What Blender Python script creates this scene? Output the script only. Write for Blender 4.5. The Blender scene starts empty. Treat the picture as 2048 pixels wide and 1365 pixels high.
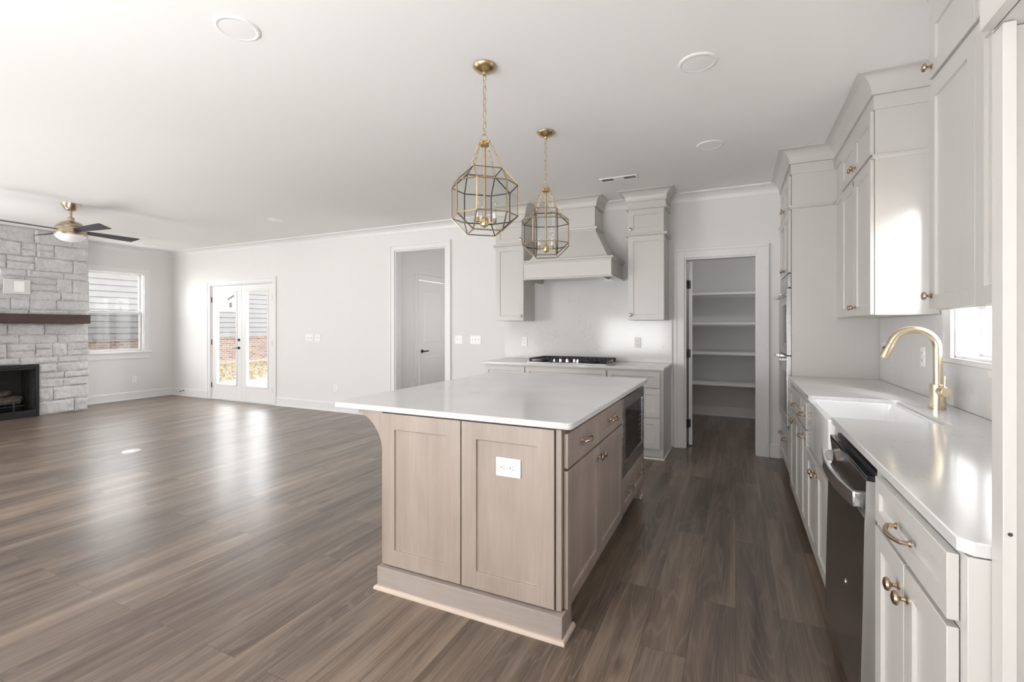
import bpy, bmesh, math, random
from mathutils import Vector, Matrix
random.seed(7)
R = math.radians
SC = bpy.context.scene
COL = SC.collection

# ---------------------------------------------------------------- camera, world, lights, exposure
CAM_H = 1.32
cam = bpy.data.cameras.new('camera')
cam.sensor_width = 36.0
cam.lens = 942.0 / 2048.0 * 36.0
cam.shift_y = -29.5 / 2048.0
cam.clip_start = 0.05
cam_o = bpy.data.objects.new('camera', cam)
cam_o.location = (0, 0, CAM_H)
cam_o.rotation_euler = (R(90), 0, R(25.41))
COL.objects.link(cam_o)
SC.camera = cam_o

wd = bpy.data.worlds.new('sky'); SC.world = wd; wd.use_nodes = True
wn = wd.node_tree.nodes; wl = wd.node_tree.links
wn.clear()
w_out = wn.new('ShaderNodeOutputWorld'); w_bg = wn.new('ShaderNodeBackground')
w_tc = wn.new('ShaderNodeTexCoord'); w_sep = wn.new('ShaderNodeSeparateXYZ'); w_ramp = wn.new('ShaderNodeValToRGB')
wl.new(w_tc.outputs['Generated'], w_sep.inputs[0]); wl.new(w_sep.outputs['Z'], w_ramp.inputs[0])
w_ramp.color_ramp.elements[0].color = (1.0, 0.99, 0.975, 1)
w_ramp.color_ramp.elements[1].color = (0.88, 0.93, 1.0, 1)
wl.new(w_ramp.outputs[0], w_bg.inputs[0]); wl.new(w_bg.outputs[0], w_out.inputs[0])
w_bg.inputs[1].default_value = 8.0

def area(name, loc, direction, sx, sy, power, color=(1, 1, 1)):
    l = bpy.data.lights.new(name, 'AREA'); l.shape = 'RECTANGLE'; l.size = sx; l.size_y = sy
    l.energy = power; l.color = color
    o = bpy.data.objects.new(name, l); o.location = loc
    o.rotation_euler = Vector(direction).to_track_quat('-Z', 'Y').to_euler()
    COL.objects.link(o); return o

# added fill from an unseen opening behind the camera; daylight through the sink window
area('fill_light_rear', (-8.45, -3.34, 1.45), (0.25, 1, 1.1), 2.2, 2.0, 120)
area('daylight_sink_window', (1.9, 1.1, 2.62), (-1.05, 2.2, -0.8), 0.45, 0.45, 170)
area('daylight_left_window', (-12.0, 3.0, 2.3), (1, 0.6, -0.12), 1.2, 1.2, 100)
area('fill_light_hall', (-3.06, 6.3, 1.5), (-1, 0.1, 0.35), 0.9, 1.2, 9)  # added fill that brightens the hall, not a real hall window
area('fill_light_pantry', (-0.1, 5.95, 2.70), (0, 0.25, -1), 0.4, 0.25, 5)  # added fill that brightens the pantry, not a real lamp
# unseen fill lights added to brighten the ceiling, outside the view
area('fill_light_fireplace', (-8.0, 1.9, 1.2), (0.4, 0.6, 1), 1.0, 1.0, 10)
area('fill_light_living', (-5.4, 0.9, 0.6), (0.2, 1.0, 1), 2.4, 1.2, 26)
area('fill_light_kitchen', (-2.3, -1.3, 0.9), (0.15, 1.15, 1), 1.6, 1.6, 85)
area('fill_light_sink_side', (-0.2, -1.5, 0.8), (0.0, 0.55, 1), 1.2, 1.2, 45)
def portal(name, loc, direction, sx, sy):
    o = area(name, loc, direction, sx, sy, 1.0); o.data.cycles.is_portal = True
portal('portal_french_doors', (-7.83, 5.60, 1.05), (0, -1, 0), 1.65, 2.0)
portal('portal_left_window', (-10.0, 4.49, 1.57), (1, 0, 0), 0.9, 1.45)
portal('portal_sink_window', (1.17, 2.845, 1.70), (-1, 0, 0), 0.72, 1.1)

SC.view_settings.view_transform = 'Standard'
SC.view_settings.look = 'None'
SC.view_settings.gamma = 1.0
SC.view_settings.use_curve_mapping = False
SC.view_settings.exposure = 0.32
try:
    SC.cycles.use_denoising = True
    SC.cycles.max_bounces = 14
    SC.cycles.diffuse_bounces = 8
    SC.cycles.glossy_bounces = 6
    SC.cycles.transparent_max_bounces = 24
    SC.cycles.caustics_reflective = False
    SC.cycles.caustics_refractive = False
    SC.cycles.sample_clamp_indirect = 6.0
except Exception:
    pass

# ---------------------------------------------------------------- materials
def mat_base(name):
    m = bpy.data.materials.new(name); m.use_nodes = True
    nt = m.node_tree; nt.nodes.clear()
    out = nt.nodes.new('ShaderNodeOutputMaterial'); p = nt.nodes.new('ShaderNodeBsdfPrincipled')
    nt.links.new(p.outputs[0], out.inputs[0])
    return m, nt, p

def N(nt, kind, **kw):
    n = nt.nodes.new(kind)
    for k, v in kw.items(): setattr(n, k, v)
    return n

def ramp(nt, src, stops):
    r = N(nt, 'ShaderNodeValToRGB'); e = r.color_ramp.elements
    while len(e) < len(stops): e.new(0.5)
    for i, (p, c) in enumerate(stops):
        e[i].position = p; e[i].color = (c[0], c[1], c[2], 1) if not isinstance(c, (int, float)) else (c, c, c, 1)
    nt.links.new(src, r.inputs[0]); return r.outputs[0]

def mixc(nt, fac, a, b, mode='MIX'):
    n = N(nt, 'ShaderNodeMix', data_type='RGBA', blend_type=mode)
    for idx, val in ((0, fac), (6, a), (7, b)):
        if hasattr(val, 'links') or hasattr(val, 'is_linked'): nt.links.new(val, n.inputs[idx])
        elif isinstance(val, (int, float)): n.inputs[idx].default_value = val
        else: n.inputs[idx].default_value = (*val, 1)
    return n.outputs[2]

def mth(nt, op, a, b=None, c=None):
    n = N(nt, 'ShaderNodeMath', operation=op)
    for i, v in enumerate((a, b, c)):
        if v is None: continue
        if hasattr(v, 'is_linked'): nt.links.new(v, n.inputs[i])
        else: n.inputs[i].default_value = v
    return n.outputs[0]

def objvec(nt, scale=(1, 1, 1), src='Object'):
    tc = N(nt, 'ShaderNodeTexCoord'); mp = N(nt, 'ShaderNodeMapping')
    mp.inputs['Scale'].default_value = scale
    nt.links.new(tc.outputs[src], mp.inputs[0]); return mp.outputs[0]

def noise(nt, vec, scale, detail=4, rough=0.5, dist=0.0):
    n = N(nt, 'ShaderNodeTexNoise'); n.inputs['Scale'].default_value = scale
    n.inputs['Detail'].default_value = detail; n.inputs['Roughness'].default_value = rough
    n.inputs['Distortion'].default_value = dist
    nt.links.new(vec, n.inputs['Vector']); return n.outputs['Fac']

def bump(nt, p, h, strength, dist=0.01):
    b = N(nt, 'ShaderNodeBump'); b.inputs['Strength'].default_value = strength; b.inputs['Distance'].default_value = dist
    nt.links.new(h, b.inputs['Height']); nt.links.new(b.outputs[0], p.inputs['Normal'])

def plain(name, col, rough=0.5, metal=0.0, var=0.03, scale=6.0, spec=0.5, bmp=0.0, coat=0.0):
    m, nt, p = mat_base(name)
    n = noise(nt, objvec(nt), scale)
    c0 = tuple(max(0, c * (1 - var)) for c in col); c1 = tuple(min(1, c * (1 + var)) for c in col)
    nt.links.new(ramp(nt, n, [(0.3, c0), (0.7, c1)]), p.inputs['Base Color'])
    p.inputs['Roughness'].default_value = rough; p.inputs['Metallic'].default_value = metal
    p.inputs['Specular IOR Level'].default_value = spec
    if coat: p.inputs['Coat Weight'].default_value = coat; p.inputs['Coat Roughness'].default_value = 0.08
    if bmp: bump(nt, p, noise(nt, objvec(nt), 250, 3), bmp, 0.002)
    return m

M = {}
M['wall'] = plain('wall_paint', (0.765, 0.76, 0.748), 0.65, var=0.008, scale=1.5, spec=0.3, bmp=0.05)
M['wall_pantry'] = plain('pantry_wall_paint_shaded', (0.68, 0.67, 0.66), 0.65, var=0.008, spec=0.3)  # same wall paint, greyed to put the pantry shade into the colour
M['ceiling'] = plain('ceiling_paint', (0.87, 0.865, 0.855), 0.8, var=0.008, scale=1.2, spec=0.2, bmp=0.05)
M['trim'] = plain('white_trim_paint', (0.79, 0.79, 0.785), 0.38, var=0.006)
M['cab'] = plain('warm_white_cabinet_paint', (0.59, 0.572, 0.55), 0.30, var=0.008, spec=0.5)
M['gap'] = plain('dark_reveal', (0.08, 0.07, 0.06), 0.8)
M['brass'] = plain('antique_brass', (0.60, 0.44, 0.25), 0.28, 1.0, var=0.10, scale=30)
M['bronze'] = plain('dark_bronze', (0.055, 0.052, 0.05), 0.4, 0.6, var=0.1)
M['knob'] = plain('brushed_bronze_hardware', (0.50, 0.375, 0.275), 0.27, 1.0, var=0.10, scale=60)
M['faucet'] = plain('champagne_gold', (0.80, 0.68, 0.50), 0.27, 1.0, var=0.04, scale=40)
M['black'] = plain('black_metal', (0.014, 0.014, 0.015), 0.35, 0.0, var=0.1)
M['blade'] = plain('fan_blade_charcoal', (0.052, 0.054, 0.062), 0.45, 0.0, var=0.06)
M['castiron'] = plain('cast_iron_grate', (0.018, 0.018, 0.019), 0.55, 0.0, var=0.15, scale=80)
M['chrome'] = plain('chrome', (0.82, 0.82, 0.83), 0.12, 1.0, var=0.02)
M['nickel'] = plain('brushed_fan_metal', (0.52, 0.43, 0.32), 0.28, 1.0, var=0.08, scale=30)
M['plastic'] = plain('white_plastic', (0.86, 0.86, 0.85), 0.35, var=0.005)
M['slot'] = plain('dark_slots', (0.05, 0.05, 0.05), 0.6)
M['sink'] = plain('white_fireclay', (0.87, 0.87, 0.87), 0.12, var=0.005, spec=0.6, coat=0.4)
M['blackglass'] = plain('black_oven_glass', (0.012, 0.013, 0.015), 0.06, 0.0, spec=0.6)
M['lamp_white'] = plain('frosted_white_glass', (0.88, 0.88, 0.88), 0.3, var=0.005)
M['siding'] = plain('grey_fibre_siding', (0.115, 0.113, 0.110), 0.75, var=0.04, scale=3)
M['concrete'] = plain('pale_concrete', (0.17, 0.163, 0.157), 0.85, var=0.06, scale=4)
M['tape'] = plain('grey_tape', (0.30, 0.29, 0.28), 0.7)
M['green'] = plain('green_sticker', (0.02, 0.38, 0.10), 0.6)
M['log'] = plain('ceramic_log', (0.10, 0.085, 0.07), 0.9, var=0.5, scale=25)
M['firebrick'] = plain('firebox_lining', (0.045, 0.042, 0.040), 0.6, var=0.3, scale=12)

def steel(name, col, rough, axis):
    m, nt, p = mat_base(name)
    sc = {'x': (3, 300, 300), 'y': (300, 3, 300), 'z': (300, 300, 3)}[axis]
    n = noise(nt, objvec(nt, sc), 1.0, 3)
    nt.links.new(ramp(nt, n, [(0.3, tuple(c * 0.93 for c in col)), (0.7, col)]), p.inputs['Base Color'])
    p.inputs['Metallic'].default_value = 1.0
    nt.links.new(ramp(nt, n, [(0.2, rough * 0.8), (0.8, rough * 1.2)]), p.inputs['Roughness'])
    return m
M['satin'] = plain('satin_door_edge', (0.66, 0.64, 0.63), 0.35, 1.0, var=0.02)
M['steel'] = steel('brushed_stainless_steel', (0.58, 0.575, 0.57), 0.27, 'x')
M['darksteel'] = steel('smoky_stainless_steel', (0.34, 0.325, 0.31), 0.17, 'x')

def m_quartz():
    m, nt, p = mat_base('white_veined_quartz')
    v = objvec(nt)
    n1 = noise(nt, v, 1.3, 6, 0.6, 1.2)
    d = mth(nt, 'ABSOLUTE', mth(nt, 'SUBTRACT', n1, 0.5))
    line = ramp(nt, d, [(0.0, 1.0), (0.006, 0.0)])
    mask = ramp(nt, noise(nt, v, 2.3, 2), [(0.5, 0.0), (0.62, 1.0)])
    fac = mth(nt, 'MULTIPLY', line, mask)
    cloud = ramp(nt, noise(nt, v, 3.0, 5), [(0.3, (0.655, 0.652, 0.645)), (0.7, (0.695, 0.693, 0.686))])
    nt.links.new(mixc(nt, mth(nt, 'MULTIPLY', fac, 0.55), cloud, (0.50, 0.48, 0.455)), p.inputs['Base Color'])
    p.inputs['Roughness'].default_value = 0.13
    p.inputs['Specular IOR Level'].default_value = 0.5
    return m
M['quartz'] = m_quartz()

def m_wood_stain(name, c0, c1, axis='z', rough=0.42):
    m, nt, p = mat_base(name)
    sc = {'z': (1, 1, 0.07), 'x': (0.07, 1, 1), 'y': (1, 0.07, 1)}[axis]
    v = objvec(nt, sc)
    n1 = noise(nt, v, 7.0, 6, 0.55, 0.6)
    n2 = noise(nt, v, 90.0, 4, 0.6)
    n3 = noise(nt, objvec(nt), 2.6, 3)
    f = mth(nt, 'ADD', mth(nt, 'MULTIPLY', n1, 0.5), mth(nt, 'ADD', mth(nt, 'MULTIPLY', n2, 0.2), mth(nt, 'MULTIPLY', n3, 0.3)))
    nt.links.new(ramp(nt, f, [(0.36, c0), (0.64, c1)]), p.inputs['Base Color'])
    p.inputs['Roughness'].default_value = rough
    return m
M['island'] = m_wood_stain('taupe_stained_birch', (0.275, 0.222, 0.186), (0.40, 0.333, 0.288))
M['island_h'] = m_wood_stain('taupe_stained_birch_horizontal', (0.31, 0.262, 0.234), (0.40, 0.345, 0.312), 'x')
M['rawwood'] = m_wood_stain('raw_pale_birch', (0.52, 0.42, 0.35), (0.68, 0.57, 0.49), 'x', 0.6)
M['mantel'] = m_wood_stain('dark_stained_beam', (0.028, 0.016, 0.013), (0.085, 0.05, 0.042), 'y', 0.5)

def m_floor():
    m, nt, p = mat_base('brown_oak_plank_floor')
    tc = N(nt, 'ShaderNodeTexCoord'); sep = N(nt, 'ShaderNodeSeparateXYZ'); nt.links.new(tc.outputs['Object'], sep.inputs[0])
    cmb = N(nt, 'ShaderNodeCombineXYZ'); nt.links.new(sep.outputs['Y'], cmb.inputs[0]); nt.links.new(sep.outputs['X'], cmb.inputs[1])
    br = N(nt, 'ShaderNodeTexBrick', offset=0.37, offset_frequency=2)
    br.inputs['Scale'].default_value = 1.0; br.inputs['Brick Width'].default_value = 1.22; br.inputs['Row Height'].default_value = 0.18
    br.inputs['Mortar Size'].default_value = 0.0012; br.inputs['Mortar Smooth'].default_value = 0.2
    br.inputs['Color1'].default_value = (0, 0, 0, 1); br.inputs['Color2'].default_value = (1, 1, 1, 1); br.inputs['Mortar'].default_value = (0.5, 0.5, 0.5, 1)
    nt.links.new(cmb.outputs[0], br.inputs['Vector'])
    rnd = br.outputs['Color']
    # grain coordinates shifted per plank
    mul = N(nt, 'ShaderNodeVectorMath', operation='MULTIPLY'); nt.links.new(rnd, mul.inputs[0]); mul.inputs[1].default_value = (13.0, 37.0, 71.0)
    add = N(nt, 'ShaderNodeVectorMath', operation='ADD'); nt.links.new(tc.outputs['Object'], add.inputs[0]); nt.links.new(mul.outputs[0], add.inputs[1])
    def mp(s):
        q = N(nt, 'ShaderNodeMapping'); q.inputs['Scale'].default_value = s; nt.links.new(add.outputs[0], q.inputs[0]); return q.outputs[0]
    big = noise(nt, mp((5.5, 0.8, 1)), 1.0, 3, 0.5, 0.5)
    fine = noise(nt, mp((130, 4.5, 1)), 1.0, 4, 0.6)
    ring = mth(nt, 'SINE', mth(nt, 'MULTIPLY', noise(nt, mp((5.0, 0.42, 1)), 1.0, 2.0, 0.5, 0.25), 130.0))
    ringl = ramp(nt, ring, [(0.55, 0.0), (1.0, 1.0)])
    streak = noise(nt, mp((22, 0.6, 1)), 1.0, 3)
    kn = N(nt, 'ShaderNodeTexVoronoi'); kn.inputs['Scale'].default_value = 1.0; nt.links.new(mp((5, 1.6, 1)), kn.inputs['Vector'])
    knot = ramp(nt, kn.outputs['Distance'], [(0.02, 1.0), (0.16, 0.0)])
    f = mth(nt, 'ADD', mth(nt, 'MULTIPLY', big, 0.45), mth(nt, 'ADD', mth(nt, 'MULTIPLY', streak, 0.30), mth(nt, 'MULTIPLY', fine, 0.25)))
    base = ramp(nt, f, [(0.36, (0.056, 0.039, 0.029)), (0.5, (0.150, 0.112, 0.086)), (0.63, (0.272, 0.214, 0.168))])
    c = mixc(nt, mth(nt, 'MULTIPLY', ringl, mth(nt, 'MULTIPLY', fine, 0.6)), base, (0.27, 0.22, 0.185))
    c = mixc(nt, mth(nt, 'MULTIPLY', knot, 0.7), c, (0.035, 0.025, 0.02))
    tone = ramp(nt, rnd, [(0.0, (0.84, 0.82, 0.80)), (0.5, (1.0, 0.98, 0.95)), (1.0, (1.16, 1.11, 1.05))])
    c = mixc(nt, 1.0, c, tone, 'MULTIPLY')
    c = mixc(nt, mth(nt, 'MULTIPLY', br.outputs['Fac'], 0.8), c, (0.03, 0.024, 0.02))
    nt.links.new(c, p.inputs['Base Color'])
    nt.links.new(ramp(nt, fine, [(0.3, 0.30), (0.7, 0.40)]), p.inputs['Roughness'])
    p.inputs['Specular IOR Level'].default_value = 0.7
    p.inputs['Coat Weight'].default_value = 0.22; p.inputs['Coat Roughness'].default_value = 0.24
    h = mth(nt, 'SUBTRACT', mth(nt, 'MULTIPLY', fine, 0.35), br.outputs['Fac'])
    bump(nt, p, h, 0.25, 0.002)
    return m
M['floor'] = m_floor()

def m_stone():
    m, nt, p = mat_base('whitewashed_limestone')
    v = objvec(nt)
    n1 = noise(nt, v, 3.0, 5, 0.6); n2 = noise(nt, v, 28, 5, 0.65)
    f = mth(nt, 'ADD', mth(nt, 'MULTIPLY', n1, 0.5), mth(nt, 'MULTIPLY', n2, 0.5))
    nt.links.new(ramp(nt, f, [(0.34, (0.44, 0.432, 0.43)), (0.5, (0.56, 0.558, 0.56)), (0.66, (0.66, 0.66, 0.665))]), p.inputs['Base Color'])
    p.inputs['Roughness'].default_value = 0.9; p.inputs['Specular IOR Level'].default_value = 0.2
    bump(nt, p, mth(nt, 'ADD', n2, mth(nt, 'MULTIPLY', noise(nt, v, 11, 4, 0.6), 1.5)), 0.7, 0.012)
    return m
M['stone'] = m_stone()

def m_brick():
    m, nt, p = mat_base('red_brick')
    tc = N(nt, 'ShaderNodeTexCoord'); sep = N(nt, 'ShaderNodeSeparateXYZ'); nt.links.new(tc.outputs['Object'], sep.inputs[0])
    cmb = N(nt, 'ShaderNodeCombineXYZ'); nt.links.new(sep.outputs['Y'], cmb.inputs[0]); nt.links.new(sep.outputs['Z'], cmb.inputs[1])
    br = N(nt, 'ShaderNodeTexBrick'); br.inputs['Scale'].default_value = 1.0
    br.inputs['Brick Width'].default_value = 0.21; br.inputs['Row Height'].default_value = 0.075; br.inputs['Mortar Size'].default_value = 0.009
    br.inputs['Color1'].default_value = (0.085, 0.052, 0.040, 1); br.inputs['Color2'].default_value = (0.145, 0.107, 0.085, 1); br.inputs['Mortar'].default_value = (0.215, 0.185, 0.16, 1)
    nt.links.new(cmb.outputs[0], br.inputs['Vector'])
    nt.links.new(br.outputs['Color'], p.inputs['Base Color']); p.inputs['Roughness'].default_value = 0.9
    return m
M['brick'] = m_brick()

def m_grass():
    m, nt, p = mat_base('dry_lawn_grass')
    v = objvec(nt)
    f = mth(nt, 'ADD', mth(nt, 'MULTIPLY', noise(nt, v, 1.2, 4), 0.55), mth(nt, 'MULTIPLY', noise(nt, v, 30, 4), 0.45))
    nt.links.new(ramp(nt, f, [(0.35, (0.10, 0.085, 0.048)), (0.52, (0.175, 0.142, 0.090)), (0.68, (0.235, 0.192, 0.135))]), p.inputs['Base Color'])
    p.inputs['Roughness'].default_value = 0.95
    return m
M['grass'] = m_grass()

def m_glass(name, tint=(1, 1, 1), refl=1.0):
    m = bpy.data.materials.new(name); m.use_nodes = True; nt = m.node_tree; nt.nodes.clear()
    out = N(nt, 'ShaderNodeOutputMaterial'); mx = N(nt, 'ShaderNodeMixShader'); tr = N(nt, 'ShaderNodeBsdfTransparent'); gl = N(nt, 'ShaderNodeBsdfGlossy')
    lw = N(nt, 'ShaderNodeLayerWeight'); lw.inputs['Blend'].default_value = 0.5
    fr = mth(nt, 'MULTIPLY_ADD', mth(nt, 'POWER', lw.outputs['Facing'], 5.0), 0.9, 0.04)
    n = noise(nt, objvec(nt), 3.0, 2)
    nt.links.new(ramp(nt, n, [(0.3, tuple(c * 0.985 for c in tint)), (0.7, tint)]), tr.inputs[0])
    gl.inputs['Roughness'].default_value = 0.02
    nt.links.new(mth(nt, 'MULTIPLY', fr, refl), mx.inputs[0]); nt.links.new(tr.outputs[0], mx.inputs[1]); nt.links.new(gl.outputs[0], mx.inputs[2])
    nt.links.new(mx.outputs[0], out.inputs[0]); return m
M['glass'] = m_glass('clear_pane_glass')
M['lantern_glass'] = m_glass('lantern_glass', (0.955, 0.965, 0.96), 1.0)
def m_screen():
    m = bpy.data.materials.new('fine_dark_mesh'); m.use_nodes = True; nt = m.node_tree; nt.nodes.clear()
    out = N(nt, 'ShaderNodeOutputMaterial'); mx = N(nt, 'ShaderNodeMixShader'); tr = N(nt, 'ShaderNodeBsdfTransparent'); df = N(nt, 'ShaderNodeBsdfDiffuse')
    df.inputs[0].default_value = (0.03, 0.03, 0.03, 1)
    nt.links.new(ramp(nt, noise(nt, objvec(nt), 4.0, 2), [(0.3, 0.30), (0.7, 0.34)]), mx.inputs[0])
    nt.links.new(tr.outputs[0], mx.inputs[1]); nt.links.new(df.outputs[0], mx.inputs[2]); nt.links.new(mx.outputs[0], out.inputs[0]); return m
M['screen'] = m_screen()
M['bulb'] = m_glass('clear_bulb_glass', (0.97, 0.97, 0.97), 2.0)

# ---------------------------------------------------------------- mesh helpers
class MB:
    def __init__(s): s.v = []; s.f = []
    def add(s, vs, fs):
        b = len(s.v); s.v += [tuple(p) for p in vs]; s.f += [tuple(i + b for i in f) for f in fs]; return s
    def box(s, x0, x1, y0, y1, z0, z1):
        x0, x1 = min(x0, x1), max(x0, x1); y0, y1 = min(y0, y1), max(y0, y1); z0, z1 = min(z0, z1), max(z0, z1)
        vs = [(x, y, z) for x in (x0, x1) for y in (y0, y1) for z in (z0, z1)]
        return s.add(vs, [(0, 1, 3, 2), (4, 6, 7, 5), (0, 4, 5, 1), (2, 3, 7, 6), (0, 2, 6, 4), (1, 5, 7, 3)])
    def prism(s, poly, axis, a0, a1):
        n = len(poly)
        def P(q, a): return {'x': (a, q[0], q[1]), 'y': (q[0], a, q[1]), 'z': (q[0], q[1], a)}[axis]
        vs = [P(q, a0) for q in poly] + [P(q, a1) for q in poly]
        fs = [tuple(range(n)), tuple(range(2 * n - 1, n - 1, -1))] + [(i, (i + 1) % n, n + (i + 1) % n, n + i) for i in range(n)]
        return s.add(vs, fs)
    def tube(s, path, r, n=10, closed=False, rs=None):
        pts = [Vector(p) for p in path]; m = len(pts); rings = []; up = None
        for i, p in enumerate(pts):
            a = pts[(i - 1) % m] if (closed or i > 0) else p
            b = pts[(i + 1) % m] if (closed or i < m - 1) else p
            t = (b - a).normalized()
            if up is None:
                up = t.orthogonal().normalized()
            else:
                up = (up - t * up.dot(t))
                up = up.normalized() if up.length > 1e-6 else t.orthogonal().normalized()
            w = t.cross(up); rr = rs[i] if rs else r
            rings.append([p + (up * math.cos(2 * math.pi * k / n) + w * math.sin(2 * math.pi * k / n)) * rr for k in range(n)])
        vs = [q for g in rings for q in g]; fs = []
        for i in range(m if closed else m - 1):
            j = (i + 1) % m
            for k in range(n):
                fs.append((i * n + k, i * n + (k + 1) % n, j * n + (k + 1) % n, j * n + k))
        if not closed: fs += [tuple(range(n)), tuple(range(m * n - 1, (m - 1) * n - 1, -1))]
        return s.add(vs, fs)
    def lathe(s, prof, c=(0, 0, 0), axis=(0, 0, 1), n=24):
        ax = Vector(axis).normalized(); u = ax.orthogonal().normalized(); w = ax.cross(u); c = Vector(c)
        vs = []; fs = []; m = len(prof)
        for (r, h) in prof:
            for k in range(n):
                a = 2 * math.pi * k / n
                vs.append(c + ax * h + (u * math.cos(a) + w * math.sin(a)) * max(r, 1e-5))
        for i in range(m - 1):
            for k in range(n):
                fs.append((i * n + k, i * n + (k + 1) % n, (i + 1) * n + (k + 1) % n, (i + 1) * n + k))
        fs += [tuple(range(n)), tuple(range(m * n - 1, (m - 1) * n - 1, -1))]
        return s.add(vs, fs)
    def sweep(s, path, prof, closed=False):
        """prof = [(offset to the right of the travel direction, z)] swept along an XY path with mitred corners"""
        pts = [Vector((p[0], p[1])) for p in path]; m = len(pts); rows = []
        for i, p in enumerate(pts):
            def nrm(a, b):
                d = (b - a).normalized(); return Vector((d.y, -d.x))
            if closed or 0 < i < m - 1:
                n1 = nrm(pts[(i - 1) % m], p); n2 = nrm(p, pts[(i + 1) % m])
                b = (n1 + n2); b = b / max(1e-6, b.dot(n1))
            elif i == 0: b = nrm(p, pts[1])
            else: b = nrm(pts[i - 1], p)
            rows.append([(p.x + b.x * o, p.y + b.y * o, z) for (o, z) in prof])
        k = len(prof); vs = [q for r in rows for q in r]; fs = []
        for i in range(m if closed else m - 1):
            j = (i + 1) % m
            for a in range(k):
                fs.append((i * k + a, i * k + (a + 1) % k, j * k + (a + 1) % k, j * k + a))
        if not closed: fs += [tuple(range(k)), tuple(range(m * k - 1, (m - 1) * k - 1, -1))]
        return s.add(vs, fs)
    def shaker(s, x0, x1, z0, z1, t=0.019, stile=0.057, rec=0.009, yb=0.0, cham=0.003):
        """recessed-panel front facing -y, back face at yb"""
        yf = yb - t; yr = yf + rec; st = stile
        def rect(a0, a1, c0, c1, y): return [(a0, y, c0), (a1, y, c0), (a1, y, c1), (a0, y, c1)]
        O = rect(x0, x1, z0, z1, yf); I = rect(x0 + st, x1 - st, z0 + st, z1 - st, yf)
        P = rect(x0 + st + cham, x1 - st - cham, z0 + st + cham, z1 - st - cham, yr); B = rect(x0, x1, z0, z1, yb)
        fs = []
        for i in range(4):
            j = (i + 1) % 4
            fs += [(i, j, 4 + j, 4 + i), (4 + i, 4 + j, 8 + j, 8 + i), (12 + i, 12 + j, j, i)]
        fs += [(8, 9, 10, 11), (15, 14, 13, 12)]
        return s.add(O + I + P + B, fs)
    def xf(s, mat):
        s.v = [tuple(mat @ Vector(p)) for p in s.v]; return s

def obj(name, mb, mat, parent=None, bevel=0.0, smooth=True, seg=2):
    me = bpy.data.meshes.new(name); me.from_pydata(mb.v, [], mb.f)
    bm = bmesh.new(); bm.from_mesh(me); bmesh.ops.recalc_face_normals(bm, faces=bm.faces); bm.to_mesh(me); bm.free()
    if smooth:
        me.shade_smooth(); me.set_sharp_from_angle(angle=R(32))
    me.materials.append(M[mat] if isinstance(mat, str) else mat)
    o = bpy.data.objects.new(name, me); COL.objects.link(o)
    if parent: o.parent = parent
    if bevel:
        b = o.modifiers.new('edge', 'BEVEL'); b.width = bevel; b.segments = seg; b.limit_method = 'ANGLE'; b.angle_limit = R(50)
    return o

def thing(name, label, cat, loc=(0, 0, 0), rz=0.0, group=None):
    o = bpy.data.objects.new(name, None); o.empty_display_size = 0.1; COL.objects.link(o)
    o.location = loc; o.rotation_euler = (0, 0, R(rz)); o['label'] = label; o['category'] = cat
    if group: o['group'] = group
    return o

def tag(o, label, cat, group=None, kind=None):
    o['label'] = label; o['category'] = cat
    if group: o['group'] = group
    if kind: o['kind'] = kind
    return o

def struct(name, mb, mat, label, cat, bevel=0.0, smooth=False, parent=None):
    o = obj(name, mb, mat, parent, bevel, smooth)
    o['kind'] = 'structure'; o['label'] = label; o['category'] = cat
    return o

# ---------------------------------------------------------------- room dimensions
YB = 5.41          # kitchen / living back wall face
YB2 = 5.53
XL = -9.84         # far left wall face
XR = 1.01          # sink wall face
YF = -3.2          # wall behind the camera
CZ = 2.75

struct('floor', MB().box(XL - 0.12, XR + 0.12, YF - 0.12, YB2, -0.1, 0).box(-4.57, -2.88, YB2, 7.62, -0.1, 0).box(-0.92, 0.92, YB2, 7.69, -0.1, 0),
       'floor', 'brown oak plank floor running through the kitchen and living room', 'floor')
struct('ceiling', MB().box(XL - 0.12, XR + 0.12, YF - 0.12, YB2, CZ, CZ + 0.1).box(-4.57, -2.88, YB2, 7.62, CZ, CZ + 0.1).box(-0.92, 0.92, YB2, 7.69, CZ, CZ + 0.1),
       'ceiling', 'smooth white flat ceiling over the whole open room', 'ceiling')

FD0, FD1, FDZ = -8.655, -7.005, 2.06      # french door opening
HO0, HO1, HOZ = -4.431, -3.574, 2.40      # hall opening
PO0, PO1, POZ = -0.498, 0.195, 2.05       # pantry opening
wb = MB()
wb.box(XL - 0.12, FD0, YB, YB2, 0, CZ).box(FD0, FD1, YB, YB2, FDZ, CZ).box(FD1, HO0, YB, YB2, 0, CZ).box(HO0, HO1, YB, YB2, HOZ, CZ)
wb.box(HO1, PO0, YB, YB2, 0, CZ).box(PO0, PO1, YB, YB2, POZ, CZ).box(PO1, XR + 0.12, YB, YB2, 0, CZ)
struct('wall_back', wb, 'wall', 'long white back wall with the french doors, hall and pantry openings', 'wall')
W1Y0, W1Y1, W1Z0, W1Z1 = 4.06, 4.925, 0.865, 2.275
wl_ = MB()
wl_.box(XL - 0.12, XL, YF, W1Y0, 0, CZ).box(XL - 0.12, XL, W1Y1, YB, 0, CZ).box(XL - 0.12, XL, W1Y0, W1Y1, 0, W1Z0).box(XL - 0.12, XL, W1Y0, W1Y1, W1Z1, CZ)
struct('wall_left', wl_, 'wall', 'white living room wall behind the stone fireplace', 'wall')
W2Y0, W2Y1, W2Z0, W2Z1 = 2.50, 3.14, 1.16, 2.14
WRT = 0.165
wr = MB()
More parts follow.
